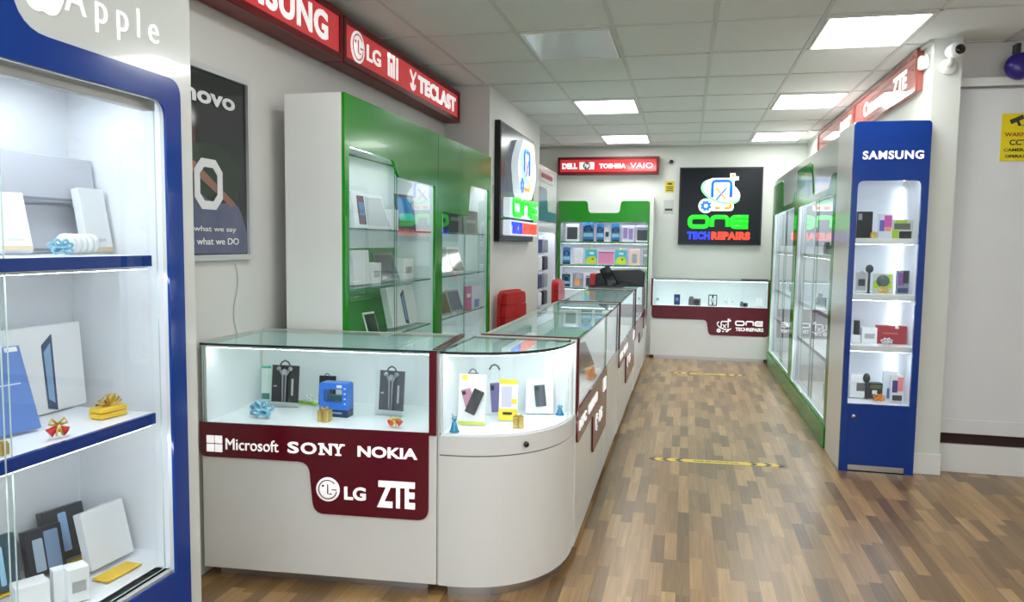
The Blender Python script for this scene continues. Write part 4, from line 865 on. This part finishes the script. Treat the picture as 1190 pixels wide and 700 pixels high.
  ('tablet', (-1.76, 4.147, 1.56, 75.0, 0.228, 0.219, 22.0), 'silver tablet leaning on near green cabinet top shelf', 'tablet', '', 'silver'),
  ('smallbox', (-1.76, 4.376, 1.56, 85.0, 0.094, 0.128, 0.0), 'narrow white box beside blue screened tablet', 'box', '', 'plain'),
  ('tablet', (-1.76, 4.59, 1.56, 85.0, 0.265, 0.234, 6.0), 'tablet with blue screen on near green cabinet top shelf', 'tablet', '', 'blue'),
  ('carton', (-1.76, 3.896, 1.245, 88.0, 0.203, 0.193, 4.0), 'white laptop box on near green cabinet middle shelf', 'box', '', 'white'),
  ('smallbox', (-1.76, 4.095, 1.245, 88.0, 0.117, 0.121, 0.0), 'small white box with grey front on near green cabinet middle shelf', 'box', '', 'label'),
  ('tablet', (-1.76, 4.32, 1.245, 80.0, 0.217, 0.187, 22.0), 'dark tablet leaning on near green cabinet middle shelf', 'tablet', '', 'dark'),
  ('smallbox', (-1.76, 4.614, 1.245, 85.0, 0.205, 0.135, 0.0), 'square white box at right of near green cabinet middle shelf', 'box', '', 'label'),
  ('tablet', (-1.76, 4.062, 0.94, 80.0, 0.208, 0.142, 18.0), 'white phone leaning on near green cabinet lower shelf', 'phone', '', 'whitephone'),
  ('tabletbox', (-1.76, 4.581, 0.94, 85.0, 0.38, 0.26, 12.0), 'white tablet box with blue side print on near green cabinet lower shelf', 'box', '', ''),
  ('carton', (-1.7, 5.43, 1.56, 88.0, 0.313, 0.194, 2.0), 'black laptop box, left of two on far green cabinet top shelf', 'box', '', 'black'),
  ('carton', (-1.7, 5.861, 1.56, 88.0, 0.381, 0.181, 2.0), 'black laptop box, right of two on far green cabinet top shelf', 'box', '', 'black'),
  ('tablet', (-1.72, 5.33, 1.247, 80.0, 0.192, 0.217, 20.0), 'grey tablet, left of two on far green cabinet middle shelf', 'tablet', '', 'grey'),
  ('tablet', (-1.72, 5.613, 1.247, 80.0, 0.207, 0.214, 20.0), 'white framed tablet, right of two on far green cabinet middle shelf', 'tablet', '', 'white'),
  ('tablet', (-1.72, 5.304, 0.945, 80.0, 0.151, 0.18, 18.0), 'brown backed tablet, left of two on far green cabinet lower shelf', 'tablet', '', 'brown'),
  ('tablet', (-1.72, 5.575, 0.945, 80.0, 0.206, 0.182, 18.0), 'grey blue tablet, right of two on far green cabinet lower shelf', 'tablet', '', 'greyblue'),
  ('slimpack', (-1.68, 5.736, 0.945, 85.0, 0.134, 0.193, 0.0), 'pink phone box on far green cabinet lower shelf', 'box', '', 'pink'),
  ('phonebox', (-1.68, 5.951, 0.945, 85.0, 0.201, 0.193, 0.0), 'blue and white phone box at right end of far green cabinet lower shelf', 'box', '', 'whiteblue'),
  ('phonebox', (-1.521, 10.2, 1.515, 0.0, 0.188, 0.235, 0.0), 'white framed box with dark picture at left of back cabinet top shelf', 'box', '', 'framed'),
  ('blister', (-1.302, 10.2, 1.515, 0.0, 0.175, 0.292, 0.0), 'blue headphone pack, leftmost of three on back cabinet top shelf', 'headphone pack', 'headphone packs on the back cabinet top shelf', 'headblue'),
  ('blister', (-1.139, 10.2, 1.515, 0.0, 0.119, 0.279, 0.0), 'blue headphone pack, middle of three on back cabinet top shelf', 'headphone pack', 'headphone packs on the back cabinet top shelf', 'headblue'),
  ('blister', (-1.045, 10.2, 1.515, 0.0, 0.086, 0.221, 0.0), 'slim white pack with dark gadget on back cabinet top shelf', 'pack', '', 'whitedark'),
  ('blister', (-0.934, 10.2, 1.515, 0.0, 0.129, 0.277, 0.0), 'blue headphone pack, rightmost of three on back cabinet top shelf', 'headphone pack', 'headphone packs on the back cabinet top shelf', 'headblue'),
  ('phonebox', (-0.764, 10.2, 1.515, 0.0, 0.16, 0.22, 0.0), 'white box with lilac stripes on back cabinet top shelf', 'box', '', 'lilac'),
  ('phonebox', (-0.579, 10.2, 1.515, 0.0, 0.159, 0.219, 0.0), 'white box with dark landscape picture at right of back cabinet top shelf', 'box', '', 'landscape'),
  ('blister', (-1.595, 10.2, 1.202, 0.0, 0.123, 0.26, 0.0), 'dark blue headphone pack at left of back cabinet second shelf', 'headphone pack', '', 'headblue'),
  ('slimbox', (-1.431, 10.2, 1.202, 0.0, 0.132, 0.223, 0.0), 'plain white box on back cabinet second shelf', 'box', '', 'slim'),
  ('pouch', (-1.256, 10.2, 1.202, 0.0, 0.165, 0.235, 0.0), 'teal and lime pouch, left of two on back cabinet second shelf', 'pouch', '', ''),
  ('carton', (-1.055, 10.2, 1.215, 0.0, 0.206, 0.163, 0.0), 'wide pink box between the two teal and lime pouches', 'box', '', 'pink'),
  ('pouch', (-0.856, 10.2, 1.202, 0.0, 0.161, 0.233, 0.0), 'teal and lime pouch, right of two on back cabinet second shelf', 'pouch', '', ''),
  ('phonebox', (-0.669, 10.2, 1.202, 0.0, 0.139, 0.218, 0.0), 'pale orange box with grey picture on back cabinet second shelf', 'box', '', 'paleorange'),
  ('slimpack', (-0.527, 10.2, 1.202, 0.0, 0.074, 0.219, 0.0), 'narrow grey pack at right end of back cabinet second shelf', 'pack', '', 'grey'),
  ('blister', (-1.596, 10.2, 0.887, 0.0, 0.134, 0.201, 0.0), 'black headset pack at left of back cabinet lower shelf', 'headset pack', '', 'headdark'),
  ('phonebox', (-1.431, 10.2, 0.887, 0.0, 0.144, 0.202, 0.0), 'box with orange and grey picture on back cabinet lower shelf', 'box', '', 'orangegrey'),
  ('phonebox', (-1.249, 10.2, 0.887, 0.0, 0.165, 0.177, 0.0), 'dark grey box at right of back cabinet lower shelf', 'box', '', 'landscape'),
]

for kind, (x, y, z, a, w, h, tilt), label, cat, group, p in ITEMS:
    lift = .003 if kind == 'bow' else .0008
    t = thing(ITEM_NAMES[kind], label, cat, (x, y, z+lift), a, group or None)
    if kind in ('mushroom',): pass
    globals()['g_'+kind](t, w, h, p)
    if tilt:
        t.rotation_euler = (-R(tilt), 0, R(a)); dmax = {'carton': .06, 'leanpack': .10, 'slimbox': .028, 'tabletbox': .045, 'panelbox': .02, 'phonebox': .03, 'tablet': .009}.get(kind, .02)
        t.location.z += dmax*math.sin(R(tilt))
# goods in the two green cabinets on the right
for i, (y, z, w, h, kind, lab, cat, p) in enumerate((
        (7.10, 1.421, .30, .13, 'cameraitem', 'dark grey gadget on the upper shelf of the nearer right green cabinet', 'gadget', ''),
        (6.45, 1.421, .22, .16, 'smallbox', 'white box on the upper shelf of the nearer right green cabinet', 'box', 'label'),
        (7.35, .951, .26, .12, 'cameraitem', 'dark gadget on the middle shelf of the nearer right green cabinet', 'gadget', ''),
        (6.7, .951, .18, .20, 'smallbox', 'upright white box on the middle shelf of the nearer right green cabinet', 'box', 'label'),
        (6.75, .162, .30, .26, 'carton', 'big white carton at the bottom of the nearer right green cabinet', 'box', 'white'),
        (6.35, .162, .24, .20, 'smallbox', 'small white carton beside the big one at the bottom of the nearer right green cabinet', 'box', 'label'),
        (7.2, 1.70, .30, .08, 'carton', 'black flat box hung high in the nearer right green cabinet', 'box', 'black'),
        (9.2, .951, .24, .16, 'cameraitem', 'dark gadget on the middle shelf of the farther right green cabinet', 'gadget', ''),
        (8.8, 1.421, .26, .15, 'smallbox', 'white box on the upper shelf of the farther right green cabinet', 'box', 'label'))):
    if z == 1.70: z = 1.421; y = 6.95; lab = 'black flat box beside the dark gadget on the nearer right upper shelf'; y = 6.80
    t = thing(ITEM_NAMES[kind], lab, cat, (1.20, y, z), -90); globals()['g_'+kind](t, w, h, p)
# hanging accessories in the cabinet behind the pier
PCOL = [('black', (.02, .02, .025)), ('navy', (.02, .03, .12)), ('grey', (.25, .26, .3)), ('white', (.75, .76, .78))]
rows = ['highest', 'second', 'third', 'fourth']; k = 0
for r_ in range(4):
    for c_i in range(3):
        nm, cc = PCOL[(r_*2+c_i) % 4]; z = 1.36-r_*.225+(.0 if r_ < 2 else -.0); y = 8.85+c_i*.40; w = .26; h = .18
        t = thing('hanging_pouch', '%s pouch in the %s hanging row of the cabinet behind the pier, %s' % (nm, rows[r_], ['nearest', 'middle', 'farthest'][c_i]), 'pouch', (-1.775, y, z), 90, 'pouches hanging behind the pier')
        bx('pouch_body', col('pouch_'+nm, cc, .5), t, -w/2, w/2, 0, .06, 0, h, .02); MB().tube([(0, .03, h-.004), (0, .03, h+.03), (0, .203, h+.03)], .004, 6).build('hook', CHROME, t)

# black bag and tray on the counter
t = thing('black_bag', 'black hard sided bag with its flap up on the far glass counter', 'bag', (-.69, 7.62, 1.060), 0)
MB().prism(rpoly([(-.20, 0, .015), (.29, 0, .015), (.30, .15, .02), (.24, .175, .02), (-.02, .165, .02), (-.20, .125, .02)]), 0, .30, 'y').build('body', BLACK, t, .008)
MB().prism(rpoly([(-.26, .0), (-.20, .0), (-.20, .125, .01), (-.26, .125, .01)]), .02, .28, 'y').build('red_end', col('red_end', (.55, .03, .03)), t, .004)
M_ = Matrix.Translation((-.06, -.03, .095)) @ Matrix.Rotation(R(-28), 4, 'Y')
MB().box(-.055, .055, -.015, .015, -.095, .11, M=M_).build('flap', BLACKG, t, .012)
MB().tube([(.0, -.01, .02), (.08, -.03, .06), (.17, -.02, .03), (.24, .0, .01)], .006, 6).build('strap', BLACK, t)
t = thing('black_tray', 'thin black tray lying in front of the black bag on the glass counter', 'tray', (-.80, 7.45, 1.0565), 0)
panel('dish', BLACK, t, rpoly([(-.13, 0, .004), (.20, 0, .004), (.24, .018, .004), (-.17, .018, .004)]), (), .12, .12); MB().box(-.13, .20, .01, .11, .018, .021).build('glossy_pad', BLACKG, t)

# red office chairs
def chair(label, x, y, rz, s=1.0):
    t = thing('office_chair', label, 'chair', (x, y, 0), rz, 'red office chairs behind the counters')
    for k in range(5):
        a = 2*PI*k/5; c_, s_ = math.cos(a), math.sin(a)
        lg = MB().tube([(c_*.03, s_*.03, .10), (c_*.235, s_*.235, .065)], [.022, .014], 8).build('leg', CHROME, t)
        MB().lathe([(.026, -.012), (.026, .012)], (c_*.235, s_*.235, .027), 14, 'y').build('caster', BLACK, lg)
    MB().lathe([(.025, .09), (.025, .30), (.018, .30), (.018, .46)], (0, 0, 0), 14).build('column', CHROME, t)
    bx('seat', LEATHER, t, -.23, .23, -.22, .22, .46, .55, .035)
    MB().tube([(0, .18, .47), (0, .29, .48), (0, .30, .62)], .018, 8).build('back_support', CHROME, t)
    n = 4
    for i in range(n):
        z0 = .60+i*.112
        w0 = .205 if i < n-1 else .19
        for j in range(2):
            x0 = -w0+j*w0; r0_ = .03 if i == n-1 else .012
            cs = [(x0+.002, z0+.002, .012), (x0+w0-.002, z0+.002, .012), (x0+w0-.002, z0+.110, .06 if (i == n-1 and j == 1) else .012), (x0+.002, z0+.110, .06 if (i == n-1 and j == 0) else .012)]
            o = panel('back_cushion', LEATHER, t, rpoly(cs), (), .29, .05); md = o.modifiers.new('bevel', 'BEVEL'); md.width = .014; md.segments = 3; md.limit_method = 'ANGLE'; md.angle_limit = R(40)
    o = panel('back_shell', LEATHER, t, rpoly([(-.225, .585, .05), (.225, .585, .05), (.215, 1.065, .09), (-.215, 1.065, .09)]), (), .318, .034); md = o.modifiers.new('bevel', 'BEVEL'); md.width = .012; md.segments = 3
    for s_ in (-1, 1): MB().tube([(s_*.22, .20, .50), (s_*.26, .18, .70), (s_*.26, -.10, .70), (s_*.22, -.14, .50)], .014, 8).build('armrest', CHROME, t)
chair('red padded office chair nearer one, seen above the glass counters below the pier sign', -1.255, 6.55, 75)
chair('red padded office chair farther one, half hidden behind the counters near the back', -1.18, 8.75, 88)

# small wall things
t = thing('security_camera', 'white security camera with a black lens on top of the wall column', 'camera', (1.585, 5.35, 2.70), 0)
MB().lathe([(.045, -.02), (.05, -.015), (.05, 0)], (0, 0, -.06), 20, 'y').build('mount', WHITE, t)
MB().tube([(0, -.02, -.06), (0, -.05, -.03), (0, -.06, .0)], .018, 10).build('arm', WHITE, t)
MB().lathe([(.03, .03), (.045, .0), (.048, -.05), (.042, -.062)], (0, -.06, .02), 22, 'y', M=Matrix.Rotation(R(14), 4, 'Z')).build('housing', WHITE, t)
MB().lathe([(.030, -.068), (.030, -.058)], (.012, -.06, .02), 20, 'y', M=Matrix.Rotation(R(14), 4, 'Z')).build('lens', BLACKG, t)
t = thing('alarm_box', 'small white sensor on a bracket beside the red sign end', 'sensor', (1.50, 5.50, 2.70), -90)
bx('housing', WHITE, t, -.03, .03, -.05, 0, -.04, .05, .015); MB().tube(arc(.045, 0, .045, -70, 70, 8, -.02), .010, 8).build('bracket', WHITE, t)
t = thing('dome_camera', 'tiny white dome camera above the yellow notice on the back wall', 'camera', (-.228, YB, 2.60), 0)
MB().lathe([(.05, -.01), (.05, 0)], (0, 0, 0), 20, 'y').build('base_ring', WHITE, t); MB().ball((0, -.015, 0), .03, .03, .03).build('dome', BLACKG, t)
t = thing('wall_notice', 'small yellow notice on the back wall beside the black light sign', 'notice', (-.24, YB, 2.19), 0)
bx('sheet', col('notice_yellow', (.72, .58, .02), .5), t, -.06, .06, -.004, 0, 0, .155); q = MB().box(-.03, .03, -.005, -.004, .105, .13)
for k in range(3): q.box(-.045, .045, -.005, -.004, .02+k*.025, .032+k*.025)
q.build('print', col('ink', (.04, .035, .02)), t)
t = thing('wall_notice', 'small white notice with dark print below the yellow one on the back wall', 'notice', (-.245, YB, 1.90), 0)
bx('sheet', col('notice_white', (.52, .54, .53), .5), t, -.068, .068, -.004, 0, 0, .19); MB().box(-.05, .05, -.005, -.004, .045, .075).build('print', MATS['ink'], t)
t = thing('warning_sign', 'yellow warning sign with camera symbol on the white panel at right', 'sign', (1.945, 5.45, 2.055), 0)
w, h = .235, .30
bx('sheet', col('sign_yellow', (.80, .66, .0), .4), t, 0, w, -.003, 0, 0, h)
INK = MATS['ink']
M_ = Matrix.Translation((.085, -.004, .262)) @ Matrix.Rotation(R(-25), 4, 'Y')
MB().box(-.04, .04, -.001, .001, -.014, .014, M=M_).box(-.008, .008, -.001, .001, -.045, -.012, M=M_).box(.015, .07, -.0045, -.0035, -.0, .004, M=Matrix.Translation((.085, 0, .222))).build('camera_symbol', INK, t)
text('warning_word', 'WARNING', col('ink_red', (.40, .02, .01), .4), t, .02, w-.02, .155, .180, -.003, .001, .02)
text('lettering', 'CCTV', INK, t, .05, w-.05, .10, .135, -.003, .001, .03)
text('lettering', 'CAMERAS IN', INK, t, .02, w-.02, .06, .08, -.003, .001, .03); text('lettering', 'OPERATION', INK, t, .03, w-.03, .02, .04, -.003, .001, .03)
t = thing('alarm_bell', 'round deep blue bell hanging high at the right edge of the photo', 'alarm bell', (2.01, 5.42, 2.640), 0)
MB().lathe([(.02, -.075), (.055, -.07), (.080, -.045), (.085, -.02), (.085, -.005)], (0, 0, 0), 28, 'y').build('gong', col('deep_blue', (.02, .005, .22), .25, coat=.4), t)
MB().lathe([(.03, -.006), (.03, .08)], (0, 0, 0), 16, 'y').build('mount', DARKM, t); MB().box(-.012, .012, .01, .08, .03, .15).build('bracket', DARKM, t)
